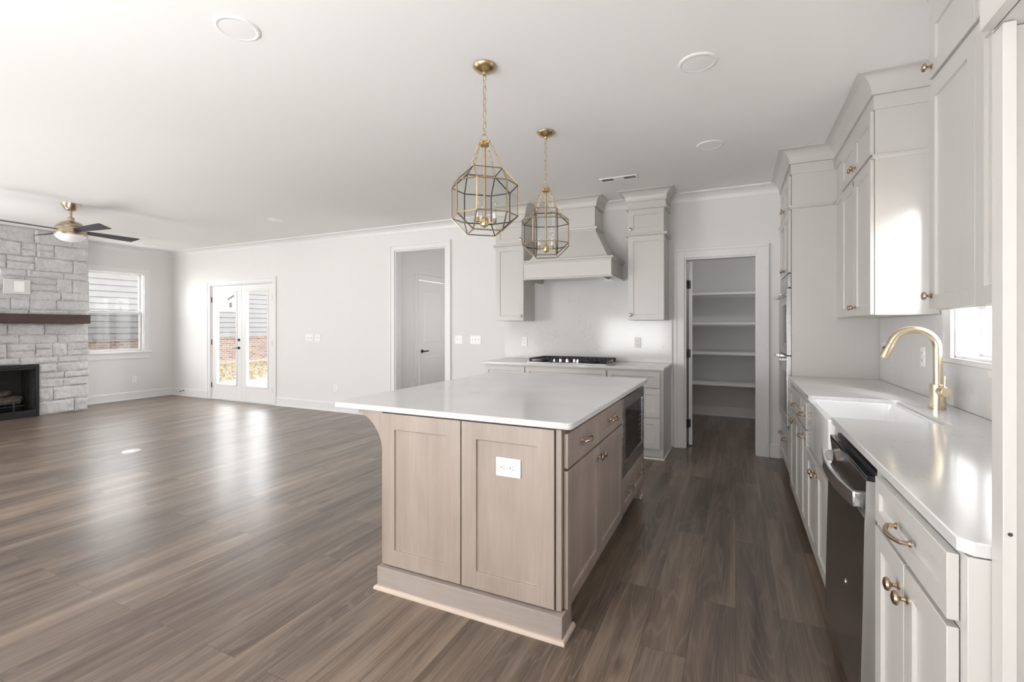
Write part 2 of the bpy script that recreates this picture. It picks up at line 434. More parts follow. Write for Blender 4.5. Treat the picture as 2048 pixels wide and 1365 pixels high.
wr.box(XR, XR + WRT, YF, W2Y0, 0, CZ).box(XR, XR + WRT, W2Y1, YB, 0, CZ).box(XR, XR + WRT, W2Y0, W2Y1, 0, W2Z0).box(XR, XR + WRT, W2Y0, W2Y1, W2Z1, CZ)
struct('wall_right', wr, 'wall', 'white kitchen wall behind the sink run', 'wall')
wf = MB(); xs = [XL - 0.12, -9.6, -7.3, XR + 0.12]  # unseen opening added here to let sky light in
for i in range(3):
    if i % 2 == 0: wf.box(xs[i], xs[i + 1], YF - 0.12, YF, 0, CZ)
    else: wf.box(xs[i], xs[i + 1], YF - 0.12, YF, 0, 0.45).box(xs[i], xs[i + 1], YF - 0.12, YF, 2.45, CZ)
struct('wall_front', wf, 'wall', 'white wall behind the camera with one wide opening added for light', 'wall')
# hall behind the opening
HD0, HD1 = 5.965, 6.715
wh = MB()
wh.box(-4.57, -4.45, YB2, HD0, 0, CZ).box(-4.57, -4.45, HD1, 7.62, 0, CZ).box(-4.57, -4.45, HD0, HD1, 2.04, CZ)
wh.box(-4.45, -2.88, 7.5, 7.62, 0, CZ).box(-3.0, -2.88, YB2, 7.5, 0, CZ)
struct('wall_hall', wh, 'wall', 'dim white hall walls seen through the tall cased opening', 'wall')
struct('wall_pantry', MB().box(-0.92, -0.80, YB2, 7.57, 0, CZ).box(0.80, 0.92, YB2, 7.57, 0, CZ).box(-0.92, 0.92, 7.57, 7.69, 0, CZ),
       'wall_pantry', 'white pantry walls behind the shelves, shade put into the colour', 'wall')

# baseboards
def bb_prof(h=0.14): return [(0, 0), (0.024, 0), (0.024, 0.012), (0.016, 0.02), (0.014, 0.022), (0.014, h - 0.012), (0.008, h), (0, h)]
def baseboard(name, paths, label):
    mb = MB()
    for p in paths: mb.sweep(p, bb_prof())
    struct(name, mb, 'trim', label, 'baseboard')
baseboard('baseboard_back', [[(XL + 0.03, YB), (FD0 - 0.098, YB)], [(FD1 + 0.098, YB), (HO0 - 0.098, YB)], [(HO1 + 0.098, YB), (-2.635, YB)], [(PO1 + 0.112, YB), (0.40, YB)]], 'white baseboard along the back wall')
baseboard('baseboard_left', [[(XL, 3.93), (XL, YB)], [(XL, YF), (XL, 1.66)]], 'white baseboard beside the fireplace under the living room window')
baseboard('baseboard_pantry', [[(-0.80, YB2 + 0.15), (-0.80, 7.57), (0.80, 7.57), (0.80, YB2)]], 'white baseboard around the pantry floor')
baseboard('baseboard_hall', [[(-4.45, YB2), (-4.45, HD0 - 0.09)], [(-4.45, HD1 + 0.09), (-4.45, 7.5), (-3.0, 7.5)]], 'white baseboard in the hall')

# room crown (cove)
def cove(z0, z1, p, lip=0.006, n=8):
    pr = [(0, z0), (lip, z0), (lip, z0 + 0.008)]
    for i in range(n + 1):
        a = i / n * math.pi / 2
        pr.append((lip + (p - lip) * (1 - math.cos(a)), z0 + 0.010 + (z1 - 0.014 - z0 - 0.010) * math.sin(a)))
    pr += [(p, z1), (0, z1)]
    return pr
mb = MB(); cp = cove(2.655, CZ, 0.095)
for a, b in ((XL, -2.625), (-2.25, -1.905), (-1.40, -1.04), (-0.665, 0.40)): mb.sweep([(a, YB), (b, YB)], cp)
struct('trim_1', mb, 'trim', 'white cove crown molding along the back wall', 'molding', smooth=True)
struct('trim_2', MB().sweep([(XL, 3.86), (XL, YB)], cp).sweep([(XL, YF), (XL, 1.74)], cp), 'trim', 'white cove crown molding over the living room window', 'molding', smooth=True)

# casings
def casing_y(x0, x1, z1, w, y, th=0.018, z0=0.0, bottom=False):
    """casing frame on a wall facing -y around x0..x1"""
    mb = MB()
    for (a, t) in ((0.0, th), (w * 0.74, th + 0.008)):
        a0, a1 = (0.006, w * 0.74) if a == 0 else (w * 0.74, w)
        mb.box(x0 - a1, x0 - a0, y - t, y, z0, z1 + a1).box(x1 + a0, x1 + a1, y - t, y, z0, z1 + a1).box(x0 - a0, x1 + a0, y - t, y, z1 + a0, z1 + a1)
    return mb
def jamb_y(x0, x1, z1, ya, yb, t=0.012):
    return MB().box(x0, x0 + t, ya, yb, 0, z1).box(x1 - t, x1, ya, yb, 0, z1).box(x0 + t, x1 - t, ya, yb, z1 - t, z1)
for nm, (a, b, z), w, lab in (('trim_3', (FD0, FD1, FDZ), 0.095, 'white casing around the french doors'),
                              ('trim_4', (HO0, HO1, HOZ), 0.092, 'white casing around the tall hall opening'),
                              ('trim_5', (PO0, PO1, POZ), 0.108, 'white casing around the pantry doorway')):
    mb = casing_y(a, b, z, w, YB)
    j = jamb_y(a, b, z, YB - 0.001, YB2 + 0.001)
    mb.add(j.v, j.f)
    struct(nm, mb, 'trim', lab, 'casing', bevel=0.002)

# ---------------------------------------------------------------- windows
def window_x(name, x, sgn, y0, y1, z0, z1, label, casing_w, stool, deep=0.0, screen=False):
    """double hung window in a wall whose room face is at x; sgn = direction from the face out of the room"""
    cas = MB(); w = casing_w
    xo = x - sgn * 0.018
    cas.box(x, xo, y0 - w, y0, z0 - 0.01, z1 + w).box(x, xo, y1, y1 + w, z0 - 0.01, z1 + w).box(x, xo, y0, y1, z1, z1 + w)
    # jamb liner
    xi = x + sgn * (0.115 + deep)
    cas.box(x, xi, y0, y0 + 0.012, z0, z1).box(x, xi, y1 - 0.012, y1, z0, z1).box(x, xi, y0, y1, z1 - 0.012, z1).box(x, xi, y0, y1, z0, z0 + 0.012)
    root = struct(name, cas, 'trim', label, 'window', bevel=0.002)
    st = MB().box(x + sgn * (0.05 + deep), x - sgn * stool, y0 - w - 0.025, y1 + w + 0.025, z0 - 0.028, z0)
    obj('window_sill', st, 'trim', root, 0.004)
    if casing_w > 0.05:
        obj('apron', MB().box(x, x - sgn * 0.016, y0 - w, y1 + w, z0 - 0.125, z0 - 0.028), 'trim', root, 0.002)
    zm = (z0 + z1) / 2
    for nm, a, b, dx, t in (('upper_sash', zm - 0.02, z1 - 0.012, 0.085, 0.030), ('lower_sash', z0 + 0.012, zm + 0.02, 0.055, 0.034)):
        f = MB(); dx += deep; xa, xb = x + sgn * dx, x + sgn * (dx + 0.028); ya, yb = y0 + 0.012, y1 - 0.012
        f.box(xa, xb, ya, ya + t, a, b).box(xa, xb, yb - t, yb, a, b).box(xa, xb, ya + t, yb - t, a, a + t * 1.05).box(xa, xb, ya + t, yb - t, b - t, b)
        so = obj(nm, f, 'trim', root, 0.003)
        g = MB().box(x + sgn * (dx + 0.011), x + sgn * (dx + 0.015), ya + t - 0.004, yb - t + 0.004, a + t - 0.004, b - t + 0.004)
        obj('glass_pane', g, 'glass', so, smooth=False)
    if screen:
        obj('insect_screen', MB().box(x + sgn * 0.116, x + sgn * 0.1165, y0 + 0.012, y1 - 0.012, z0 + 0.012, zm), 'screen', root, smooth=False)
    return root
window_x('window_1', XL, -1, W1Y0, W1Y1, W1Z0, W1Z1, 'white double-hung window between the fireplace and the corner', 0.085, 0.045, 0.0, True)
window_x('window_2', XR, 1, W2Y0, W2Y1, W2Z0, W2Z1, 'white window above the kitchen sink', 0.10, 0.02, 0.042)

# ---------------------------------------------------------------- doors
def hinge(x, y, z, parent, h=0.09, r=0.008):
    return obj('hinge', MB().lathe([(r, 0), (r, h), (r * 0.6, h + 0.006)], (x, y, z - h / 2), n=10), 'black', parent)

def lever(parent, x, y, z, dirx, mat='black'):
    mb = MB().lathe([(0.026, 0), (0.026, 0.008), (0.010, 0.012), (0.010, 0.045)], (x, y, z), (0, -1, 0), 20)
    mb.tube([(x, y - 0.045, z), (x + dirx * 0.02, y - 0.05, z), (x + dirx * 0.11, y - 0.048, z)], 0.008, 8)
    return obj('door_lever', mb, mat, parent)

def french_leaf(name, x0, x1, label, hinge_x, active):
    yf, yb = YB + 0.012, YB + 0.057; g0, g1 = x0 + 0.118, x1 - 0.118; z0, zt = 0.022, FDZ - 0.016; p0, p1 = 0.265, 1.945
    mb = MB().box(x0, g0, yf, yb, z0, zt).box(g1, x1, yf, yb, z0, zt).box(g0, g1, yf, yb, z0, p0).box(g0, g1, yf, yb, p1, zt)
    root = struct(name, mb, 'trim', label, 'door', bevel=0.0015)
    m2 = MB()
    for a, b, c, d in ((g0 - 0.012, g0 + 0.018, p0 - 0.012, p1 + 0.012), (g1 - 0.018, g1 + 0.012, p0 - 0.012, p1 + 0.012),
                       (g0 + 0.018, g1 - 0.018, p0 - 0.012, p0 + 0.018), (g0 + 0.018, g1 - 0.018, p1 - 0.018, p1 + 0.012)):
        m2.box(a, b, yf - 0.010, yb - 0.004, c, d)
    obj('glass_frame', m2, 'trim', root, 0.005)
    obj('glass_pane', MB().box(g0 + 0.015, g1 - 0.015, yf + 0.018, yf + 0.024, p0 + 0.015, p1 - 0.015), 'glass', root, smooth=False)
    for z in (0.25, 1.03, 1.80): hinge(hinge_x, YB + 0.004, z, root)
    if active:
        lever(root, x1 - 0.055, yf, 0.94, -1)
        obj('deadbolt', MB().lathe([(0.026, 0), (0.024, 0.012), (0.008, 0.014), (0.008, 0.026)], (x1 - 0.055, yf, 1.08), (0, -1, 0), 18), 'bronze', root)
    return root
leaf = french_leaf('door_1', FD0 + 0.016, -7.832, 'left white french door leaf with a lever handle', FD0 + 0.013, True)
french_leaf('door_2', -7.828, FD1 - 0.016, 'right white french door leaf without a handle', FD1 - 0.013, False)
struct('trim_6', MB().box(FD0 + 0.012, FD1 - 0.012, YB - 0.01, YB2, 0, 0.019), 'trim', 'pale threshold under the french doors', 'threshold', 0.003)
tp = MB().prism([(-0.085, -0.02), (0.10, 0.055), (0.115, 0.02), (-0.075, -0.055)], 'y', 0, 0.002)
o = obj('tape_strip', tp, 'tape'); o.location = (-8.155, YB + 0.027, 1.83)
tag(o, 'slanted strip of grey tape on the left french door glass', 'tape')
tp = MB().prism([(-0.04, 0.04), (0.035, 0.05), (0.03, 0.01), (0.05, -0.03), (-0.02, -0.055), (-0.05, -0.01)], 'y', 0, 0.002)
o = obj('tape_scrap', tp, 'tape'); o.location = (-8.14, YB + 0.027, 1.70)
tag(o, 'ragged grey scrap below the slanted tape on the door glass', 'tape')

# hall door in the left hall wall (faces +x)
def panel_door(mb, w, h, t, panels, rec=0.008):
    """door slab in local coords: x 0..w, y -t..0 (front at -t), z 0..h, with raised panels"""
    xs = sorted({0, w, *[p[0] for p in panels], *[p[1] for p in panels]})
    zs = sorted({0, h, *[p[2] for p in panels], *[p[3] for p in panels]})
    for i in range(len(xs) - 1):
        for j in range(len(zs) - 1):
            cx, cz = (xs[i] + xs[i + 1]) / 2, (zs[j] + zs[j + 1]) / 2
            if not any(p[0] < cx < p[1] and p[2] < cz < p[3] for p in panels):
                mb.box(xs[i], xs[i + 1], -t, 0, zs[j], zs[j + 1])
    for (a, b, c, d) in panels:
        mb.box(a, b, -t + rec, -rec, c, d)
        q = 0.045
        vs = [(a + 0.012, -t + rec, c + 0.012), (b - 0.012, -t + rec, c + 0.012), (b - 0.012, -t + rec, d - 0.012), (a + 0.012, -t + rec, d - 0.012),
              (a + q, -t + 0.001, c + q), (b - q, -t + 0.001, c + q), (b - q, -t + 0.001, d - q), (a + q, -t + 0.001, d - q)]
        mb.add(vs, [(0, 1, 5, 4), (1, 2, 6, 5), (2, 3, 7, 6), (3, 0, 4, 7), (4, 5, 6, 7), (3, 2, 1, 0)])
    return mb
hd = panel_door(MB(), 0.735, 2.02, 0.038, [(0.11, 0.625, 0.22, 0.86), (0.11, 0.625, 1.02, 1.89)])
hd.xf(Matrix.Translation((-4.462, HD0 + 0.008, 0.01)) @ Matrix.Rotation(R(90), 4, 'Z'))
d3 = struct('door_3', hd, 'trim', 'two-panel white hall door with a black lever', 'door')
mb = MB().lathe([(0.028, 0), (0.028, 0.008), (0.011, 0.012), (0.011, 0.045)], (-4.424, HD0 + 0.07, 0.93), (1, 0, 0), 20)
mb.tube([(-4.38, HD0 + 0.07, 0.93), (-4.375, HD0 + 0.09, 0.93), (-4.377, HD0 + 0.18, 0.93)], 0.009, 8)
obj('door_lever', mb, 'black', d3)
for z in (0.25, 1.05, 1.80): hinge(-4.414, HD1 - 0.005, z, d3, 0.10, 0.012)
mb = MB()
for a, b, c, d in ((HD0 - 0.085, HD0, 0, 2.125), (HD1, HD1 + 0.085, 0, 2.125), (HD0, HD1, 2.04, 2.125)): mb.box(-4.432, -4.45, a, b, c, d)
struct('trim_7', mb, 'trim', 'white casing around the hall door', 'casing', 0.003)

# pantry door, swung open into the pantry (hinged at the left jamb)
pd = panel_door(MB(), 0.655, 2.02, 0.036, [(0.11, 0.545, 0.22, 0.86), (0.11, 0.545, 1.02, 1.89)])
pd.xf(Matrix.Translation((PO0 + 0.030, YB2 + 0.005, 0.012)) @ Matrix.Rotation(R(101), 4, 'Z'))
d4 = struct('door_4', pd, 'trim', 'white pantry door swung open, seen edge-on', 'door')
for z in (0.25, 1.02, 1.78):
    obj('hinge', MB().box(PO0 + 0.013, PO0 + 0.018, YB + 0.06, YB2 + 0.01, z - 0.045, z + 0.045).lathe([(0.009, -0.048), (0.009, 0.048)], (PO0 + 0.022, YB2 - 0.012, z), n=10)
        .box(PO0 + 0.022, PO0 + 0.050, YB2 - 0.001, YB2 + 0.003, z - 0.045, z + 0.045), 'black', d4)

# ---------------------------------------------------------------- outside
GX = -17.5
nb = thing('house', 'neighbouring house with grey lap siding over a red brick base', 'house', (GX, 10, -0.05))
mb = MB(); z = 0.965; k = 0
while z < 3.4:
    mb.prism([(-0.03, z), (0.034, z), (0.008, z + 0.187), (-0.03, z + 0.187)], 'y', -14, 14); z += 0.187
obj('siding', mb, 'siding', nb, smooth=False)
obj('roof', MB().prism([(0.35, 3.50), (0.35, 3.58), (-4.0, 4.1), (-4.0, 4.0)], 'y', -14.3, 14.3), 'blade', nb, smooth=False)
obj('brick_base', MB().box(-0.2, 0.03, -14, 14, -0.1, 0.90), 'brick', nb, smooth=False)
obj('brick_ledge', MB().prism([(-0.1, 0.90), (0.06, 0.90), (0.06, 0.915), (0.02, 0.965), (-0.1, 0.965)], 'y', -14, 14), 'brick', nb, smooth=False)
lawn = MB(); ng = 60
lx0, lx1, ly0, ly1 = -17.42, -11.2, -3.0, 20.0
vs = [(lx0 + (lx1 - lx0) * i / ng, ly0 + (ly1 - ly0) * j / ng, -0.05 + random.uniform(-0.015, 0.02)) for i in range(ng + 1) for j in range(ng + 1)]
lawn.add(vs, [(i * (ng + 1) + j, (i + 1) * (ng + 1) + j, (i + 1) * (ng + 1) + j + 1, i * (ng + 1) + j + 1) for i in range(ng) for j in range(ng)])
def blades():
    b = MB(); rnd = random.Random(3)
    for i in range(9000):
        x = rnd.uniform(-16.5, -11.25); y = rnd.uniform(6.5, 13.0); h = rnd.uniform(0.03, 0.09); a = rnd.uniform(0, 6.28); w = 0.012
        b.add([(x - w * math.cos(a), y - w * math.sin(a), -0.05), (x + w * math.cos(a), y + w * math.sin(a), -0.05), (x + rnd.uniform(-.04, .04), y + rnd.uniform(-.04, .04), -0.05 + h)], [(0, 1, 2)])
    return b
bl = blades(); lawn.add(bl.v, bl.f)
tag(obj('grass', lawn, 'grass', smooth=False), 'dry yellow-green lawn beyond the patio outside the french doors', 'grass', kind='stuff')
struct('patio', MB().box(-11.2, -4.7, YB2 + 0.02, 12.0, -0.16, -0.04), 'concrete', 'pale concrete patio outside the french doors', 'patio', 0.01)
struct('ground', MB().box(-40, -17.5, -25, 40, -0.3, -0.10).box(1.3, 30, -25, 40, -0.3, -0.06), 'grass', 'plain lawn ground around the house', 'ground')

# ---------------------------------------------------------------- fireplace
def stone_wall(X, regions, seed, depth=0.05):
    rnd = random.Random(seed); mb = MB()
    def one(y0, y1, z0, z1):
        g = 0.0022; ey0 = g; ey1 = g
        if abs(y1 - 3.86) < 1e-6: ey1 = -rnd.uniform(-0.004, 0.022)
        y0 += ey0; y1 -= ey1; z0 += g; z1 -= g
        ny = max(4, int((y1 - y0) / 0.022)); nz = max(4, int((z1 - z0) / 0.022)); d = depth * rnd.uniform(0.5, 0.85)
        ph = [rnd.uniform(0, 6.28) for _ in range(8)]
        tilt = (rnd.uniform(-0.12, 0.12), rnd.uniform(-0.12, 0.12))
        vs = []
        for i in range(ny + 1):
            for j in range(nz + 1):
                u, v = i / ny, j / nz; y = y0 + (y1 - y0) * u; z = z0 + (z1 - z0) * v
                e = min(u * (y1 - y0), (1 - u) * (y1 - y0), v * (z1 - z0), (1 - v) * (z1 - z0))
                k = min(1, e / 0.018); k = 1 - (1 - k) ** 2
                n = (math.sin(31 * y + 9 * z + ph[0]) + math.sin(17 * y - 37 * z + ph[1]) + math.sin(53 * z + 12 * y + ph[2]) + math.sin(71 * y + 29 * z + ph[3])) * 0.25
                hh = d * (0.55 + 0.45 * k) + 0.009 * n * k + tilt[0] * (u - .5) * 0.08 * k + tilt[1] * (v - .5) * 0.08 * k + rnd.uniform(-0.0035, 0.0035) * k
                jit = 0.004 if e < 1e-6 else 0
                vs.append((X + hh, y + rnd.uniform(-jit, jit), z + rnd.uniform(-jit, jit)))
        m = len(vs); w = nz + 1
        fs = [(i * w + j, (i + 1) * w + j, (i + 1) * w + j + 1, i * w + j + 1) for i in range(ny) for j in range(nz)]
        border = [i * w for i in range(ny + 1)] + [ny * w + j for j in range(1, nz + 1)] + [i * w + nz for i in range(ny - 1, -1, -1)] + [j for j in range(nz - 1, 0, -1)]
        for b in border: vs.append((X - 0.02, vs[b][1], vs[b][2]))
        L = len(border)
        fs += [(border[a], border[(a + 1) % L], m + (a + 1) % L, m + a) for a in range(L)]
        mb.add(vs, fs)
    for (ya, yb, za, zb) in regions:
        z = za
        while z < zb - 1e-6:
            h = rnd.choice([0.10, 0.13, 0.15, 0.17, 0.20])
            if zb - z - h < 0.09: h = zb - z
            y = ya
            while y < yb - 1e-6:
                l = rnd.uniform(0.16, 0.46)
                if yb - y - l < 0.13: l = yb - y
                if h > 0.15 and l < 0.36 and rnd.random() < 0.4:
                    q = rnd.uniform(0.4, 0.6); one(y, y + l, z, z + h * q); one(y, y + l, z + h * q, z + h)
                else: one(y, y + l, z, z + h)
                y += l
            z += h
    return mb
FX = -9.30; FY0, FY1 = 1.74, 3.86; FB0, FB1, FBZ = 2.33, 3.275, 0.765
fp = thing('fireplace', 'whitewashed stone fireplace rising to the ceiling on the left wall', 'fireplace', (0, 0, 0))
core = MB().box(XL + 0.001, FX, FY0 + 0.02, FB0, 0, CZ - 0.002).box(XL + 0.001, FX, FB1, FY1 - 0.025, 0, CZ - 0.002).box(XL + 0.001, FX, FB0, FB1, FBZ, CZ - 0.002)
obj('masonry_core', core, 'stone', fp, smooth=False)
obj('stone_cladding', stone_wall(FX, [(FY0, FB0, 0, FBZ), (FB1, FY1, 0, FBZ), (FY0, FY1, FBZ, 1.36), (FY0, FY1, 1.36, CZ - 0.004)], 11), 'stone', fp)
obj('mantel_beam', MB().box(FX - 0.02, FX + 0.215, FY0 + 0.04, 3.815, 1.362, 1.498), 'mantel', fp, 0.004)
fb = MB()
fb.box(XL + 0.05, FX + 0.03, FB0, FB0 + 0.012, 0.004, FBZ - 0.012).box(XL + 0.05, FX + 0.03, FB1 - 0.012, FB1, 0.004, FBZ - 0.012).box(XL + 0.03, XL + 0.05, FB0, FB1, 0.004, FBZ)
fb.box(XL + 0.05, FX + 0.03, FB0, FB1, 0.002, 0.012).box(XL + 0.05, FX + 0.03, FB0, FB1, FBZ - 0.014, FBZ - 0.002)
for i in range(7):
    yy = FB1 - 0.02; xx = FX - 0.05 - i * 0.055
    fb.box(xx, xx - 0.035, yy - 0.008, yy + 0.008, 0.1, 0.72)
box_ = obj('firebox', fb, 'firebrick', fp, smooth=False)
fr = MB().box(FX + 0.012, FX + 0.042, FB0 - 0.002, FB0 + 0.035, 0.004, FBZ).box(FX + 0.012, FX + 0.042, FB1 - 0.035, FB1 + 0.002, 0.004, FBZ)
fr.box(FX + 0.012, FX + 0.042, FB0 + 0.035, FB1 - 0.035, FBZ - 0.045, FBZ).box(FX + 0.012, FX + 0.042, FB0 + 0.035, FB1 - 0.035, 0.004, 0.10)
fr.box(FX - 0.02, FX + 0.03, FB0 + 0.035, FB1 - 0.035, FBZ - 0.075, FBZ - 0.045)
obj('firebox_frame', fr, 'black', fp, 0.003)
gr = MB()
for i in range(6): gr.tube([(FX - 0.10, 2.48 + i * 0.12, 0.17), (FX - 0.34, 2.48 + i * 0.12, 0.15)], 0.009, 6)
gr.tube([(FX - 0.10, 2.42, 0.16), (FX - 0.10, 3.16, 0.16)], 0.010, 6)
for yy in (2.5, 3.05): gr.tube([(FX - 0.10, yy, 0.01), (FX - 0.10, yy, 0.24)], 0.010, 6)
obj('log_grate', gr, 'black', fp)
for (a, b, r) in (((FX - 0.13, 2.42, 0.23), (FX - 0.17, 3.13, 0.23), 0.05), ((FX - 0.27, 2.50, 0.24), (FX - 0.23, 3.17, 0.25), 0.055), ((FX - 0.15, 2.60, 0.32), (FX - 0.27, 3.06, 0.34), 0.042), ((FX - 0.25, 2.52, 0.33), (FX - 0.13, 2.80, 0.37), 0.032)):
    A, B = Vector(a), Vector(b); pts = []; rs = []
    for i in range(9):
        pts.append(A.lerp(B, i / 8) + Vector((random.uniform(-.01, .01), 0, random.uniform(-.01, .01)))); rs.append(r * random.uniform(0.85, 1.1))
    obj('ceramic_log', MB().tube(pts, r, 9, rs=rs), 'log', fp)

# ---------------------------------------------------------------- electrical plates
def plate(name, label, loc, rz, w, h, kind, group=None, recept=1, cat='outlet', mat='plastic'):
    """plate faces local -y"""
    t = thing(name, label, cat, loc, rz, group)
    obj('cover_plate', MB().box(-w / 2, w / 2, -0.006, 0, -h / 2, h / 2), mat, t, 0.003)
    if kind in ('outlet', 'outlet_wide'):
        for q in (-0.021, 0.021):
            wide = kind == 'outlet_wide'
            cx, czz = (q, 0) if wide else (0, q)
            rcp = obj('receptacle', MB().lathe([(0.0175, 0), (0.0175, 0.003)], (cx, -0.006, czz), (0, -1, 0), 22), 'plastic', t)
            for (u, w1, w2) in ((-0.0065, -0.002, 0.007), (0.0065, -0.002, 0.006)):
                m_ = MB().box(cx + w1, cx + w2, -0.0096, -0.009, u - 0.0012, u + 0.0012) if wide else MB().box(u - 0.001, u + 0.001, -0.0096, -0.009, czz + w1, czz + w2)
                obj('slot', m_, 'slot', rcp, smooth=False)
            obj('ground_hole', MB().lathe([(0.003, 0), (0.003, 0.0006)], (cx - 0.009 if wide else 0, -0.009, 0 if wide else czz - 0.008), (0, -1, 0), 10), 'slot', rcp)
    elif kind == 'switch':
        for k in range(recept):
            xx = (k - (recept - 1) / 2) * 0.046
            obj('rocker_switch' if False else 'toggle', MB().box(xx - 0.006, xx + 0.006, -0.008, -0.006, -0.012, 0.012).prism([(-0.006, -0.004), (-0.018, 0.006), (-0.016, 0.011), (-0.006, 0.006)], 'x', xx - 0.004, xx + 0.004), 'plastic', t)
    elif kind == 'rocker':
        for k in range(recept):
            xx = (k - (recept - 1) / 2) * 0.046
            obj('rocker', MB().prism([(-0.006, -0.033), (-0.011, -0.033), (-0.0075, 0.033), (-0.006, 0.033)], 'x', xx - 0.0165, xx + 0.0165), 'plastic', t)
    return t
plate('light_switch', 'white three-toggle switch plate right of the french doors', (-6.15, YB, 1.137), 0, 0.165, 0.115, 'switch', None, 3, 'switch')
plate('light_switch', 'white two-toggle switch plate second from the french doors', (-5.965, YB, 1.137), 0, 0.118, 0.115, 'switch', None, 2, 'switch')
plate('light_switch', 'white two-toggle switch plate beside the hall casing', (-3.36, YB, 1.14), 0, 0.118, 0.115, 'switch', None, 2, 'switch')
plate('light_switch', 'white three-toggle switch plate left of the upper cabinet', (-3.10, YB, 1.14), 0, 0.165, 0.115, 'switch', None, 3, 'switch')
plate('wall_outlet', 'white outlet low on the wall left of the hall opening', (-5.586, YB, 0.362), 0, 0.072, 0.115, 'outlet')
plate('wall_outlet', 'white outlet low under the living room window', (XL, 4.765, 0.356), 90, 0.072, 0.115, 'outlet')
plate('wall_outlet', 'white outlet low beside the hall door', (-4.45, 5.83, 0.40), 90, 0.072, 0.115, 'outlet')
plate('wall_outlet', 'white outlet on the quartz backsplash left of the cooktop', (-2.385, 5.388, 1.132), 0, 0.072, 0.115, 'outlet')
plate('wall_outlet', 'white outlet on the quartz backsplash right of the cooktop', (-0.995, 5.388, 1.135), 0, 0.072, 0.115, 'outlet')
plate('light_switch', 'white rocker switch plate behind the faucet spout', (0.988, 4.30, 1.144), -90, 0.072, 0.118, 'rocker', None, 1, 'switch')
plate('wall_outlet', 'white outlet plate on the backsplash behind the faucet arch', (0.988, 3.50, 1.144), -90, 0.072, 0.118, 'outlet')
# recessed media box and plate above the mantel
t = thing('media_box', 'pale grey recessed media plate on the stone above the mantel', 'outlet box', (FX + 0.056, 3.02, 1.885), 90)
obj('backing_plate', MB().box(-0.13, 0.15, -0.02, 0.0, -0.105, 0.105), plain('pale_grey_plastic', (0.62, 0.62, 0.61), 0.5), t, 0.004)
obj('cover_plate', MB().box(-0.02, 0.085, -0.028, -0.02, -0.075, 0.075), 'plastic', t, 0.003)
for zz in (-0.026, 0.026): obj('receptacle', MB().box(0.018, 0.047, -0.0295, -0.028, zz - 0.014, zz + 0.014), M['lamp_white'], t)
# door stop
mb = MB().lathe([(0.012, 0), (0.012, 0.004), (0.005, 0.008), (0.005, 0.075), (0.009, 0.078), (0.009, 0.09)], (0, 0, 0), (0.3, -1, -0.1), 12)
o = obj('door_stop', mb, 'black'); o.location = (-9.45, YB - 0.016, 0.105)
tag(o, 'black rod door stop on the baseboard left of the french doors', 'door stop')
# floor outlet cover
o = obj('floor_outlet_cover', MB().lathe([(0.085, 0), (0.085, 0.004), (0.075, 0.008), (0.0, 0.0085)], (0, 0, 0), n=32), 'plastic'); o.location = (-5.76, 2.77, 0.0)
tag(o, 'round white outlet cover set in the living room floor', 'outlet cover')

# ---------------------------------------------------------------- ceiling fixtures
for (x, y, lab) in ((-2.156, 1.474, 'round white recessed light nearest the camera over the living side'),
                    (-0.187, 2.735, 'round white recessed light between the pendants and the sink cabinets'),
                    (-0.183, 4.02, 'round white recessed light in front of the pantry'),
                    (-5.576, 4.35, 'round white recessed light near the back wall left of the hall opening'),
                    (-8.67, 4.354, 'round white recessed light behind the fan near the corner')):
    t = thing('recessed_light', lab, 'ceiling light', (x, y, CZ), 0, 'recessed ceiling lights')
    obj('trim_ring', MB().lathe([(0.086, 0), (0.100, 0), (0.100, -0.003), (0.096, -0.006), (0.088, -0.008), (0.086, -0.007)], n=40), 'plastic', t)
    obj('diffuser', MB().lathe([(0.086, 0), (0.086, -0.0065), (0.05, -0.0085), (0.0, -0.009)], n=40), 'lamp_white', t)
def vent(loc, rz, label):
    t = thing('ceiling_vent', label, 'vent', loc, rz)
    mb = MB(); L, Wd = 0.36, 0.115
    mb.box(-L / 2, L / 2, -Wd / 2, -Wd / 2 + 0.016, -0.008, 0).box(-L / 2, L / 2, Wd / 2 - 0.016, Wd / 2, -0.008, 0)
    mb.box(-L / 2, -L / 2 + 0.018, -Wd / 2 + 0.016, Wd / 2 - 0.016, -0.008, 0).box(L / 2 - 0.018, L / 2, -Wd / 2 + 0.016, Wd / 2 - 0.016, -0.008, 0).box(-0.05, 0.05, -Wd / 2 + 0.016, Wd / 2 - 0.016, -0.008, 0)
    obj('grille_frame', mb, 'plastic', t, 0.002)
    for sg in (-1, 1):
        s = MB()
        for k in range(11):
            xx = sg * (0.058 + k * 0.0098)
            s.prism([(xx - 0.004, 0), (xx - 0.002, 0), (xx + 0.004, -0.007), (xx + 0.002, -0.007)], 'y', -Wd / 2 + 0.016, Wd / 2 - 0.016)
        obj('louver_bank', s, 'plastic', t, smooth=False)
    obj('duct_opening', MB().box(-L / 2 + 0.018, L / 2 - 0.018, -Wd / 2 + 0.016, Wd / 2 - 0.016, -0.0012, -0.0002), 'blade', t, smooth=False)
vent((-1.02, 4.55, CZ), 0, 'white ceiling air vent above the range hood')
vent((-9.20, 4.75, CZ), 90, 'white ceiling air vent above the living room window')

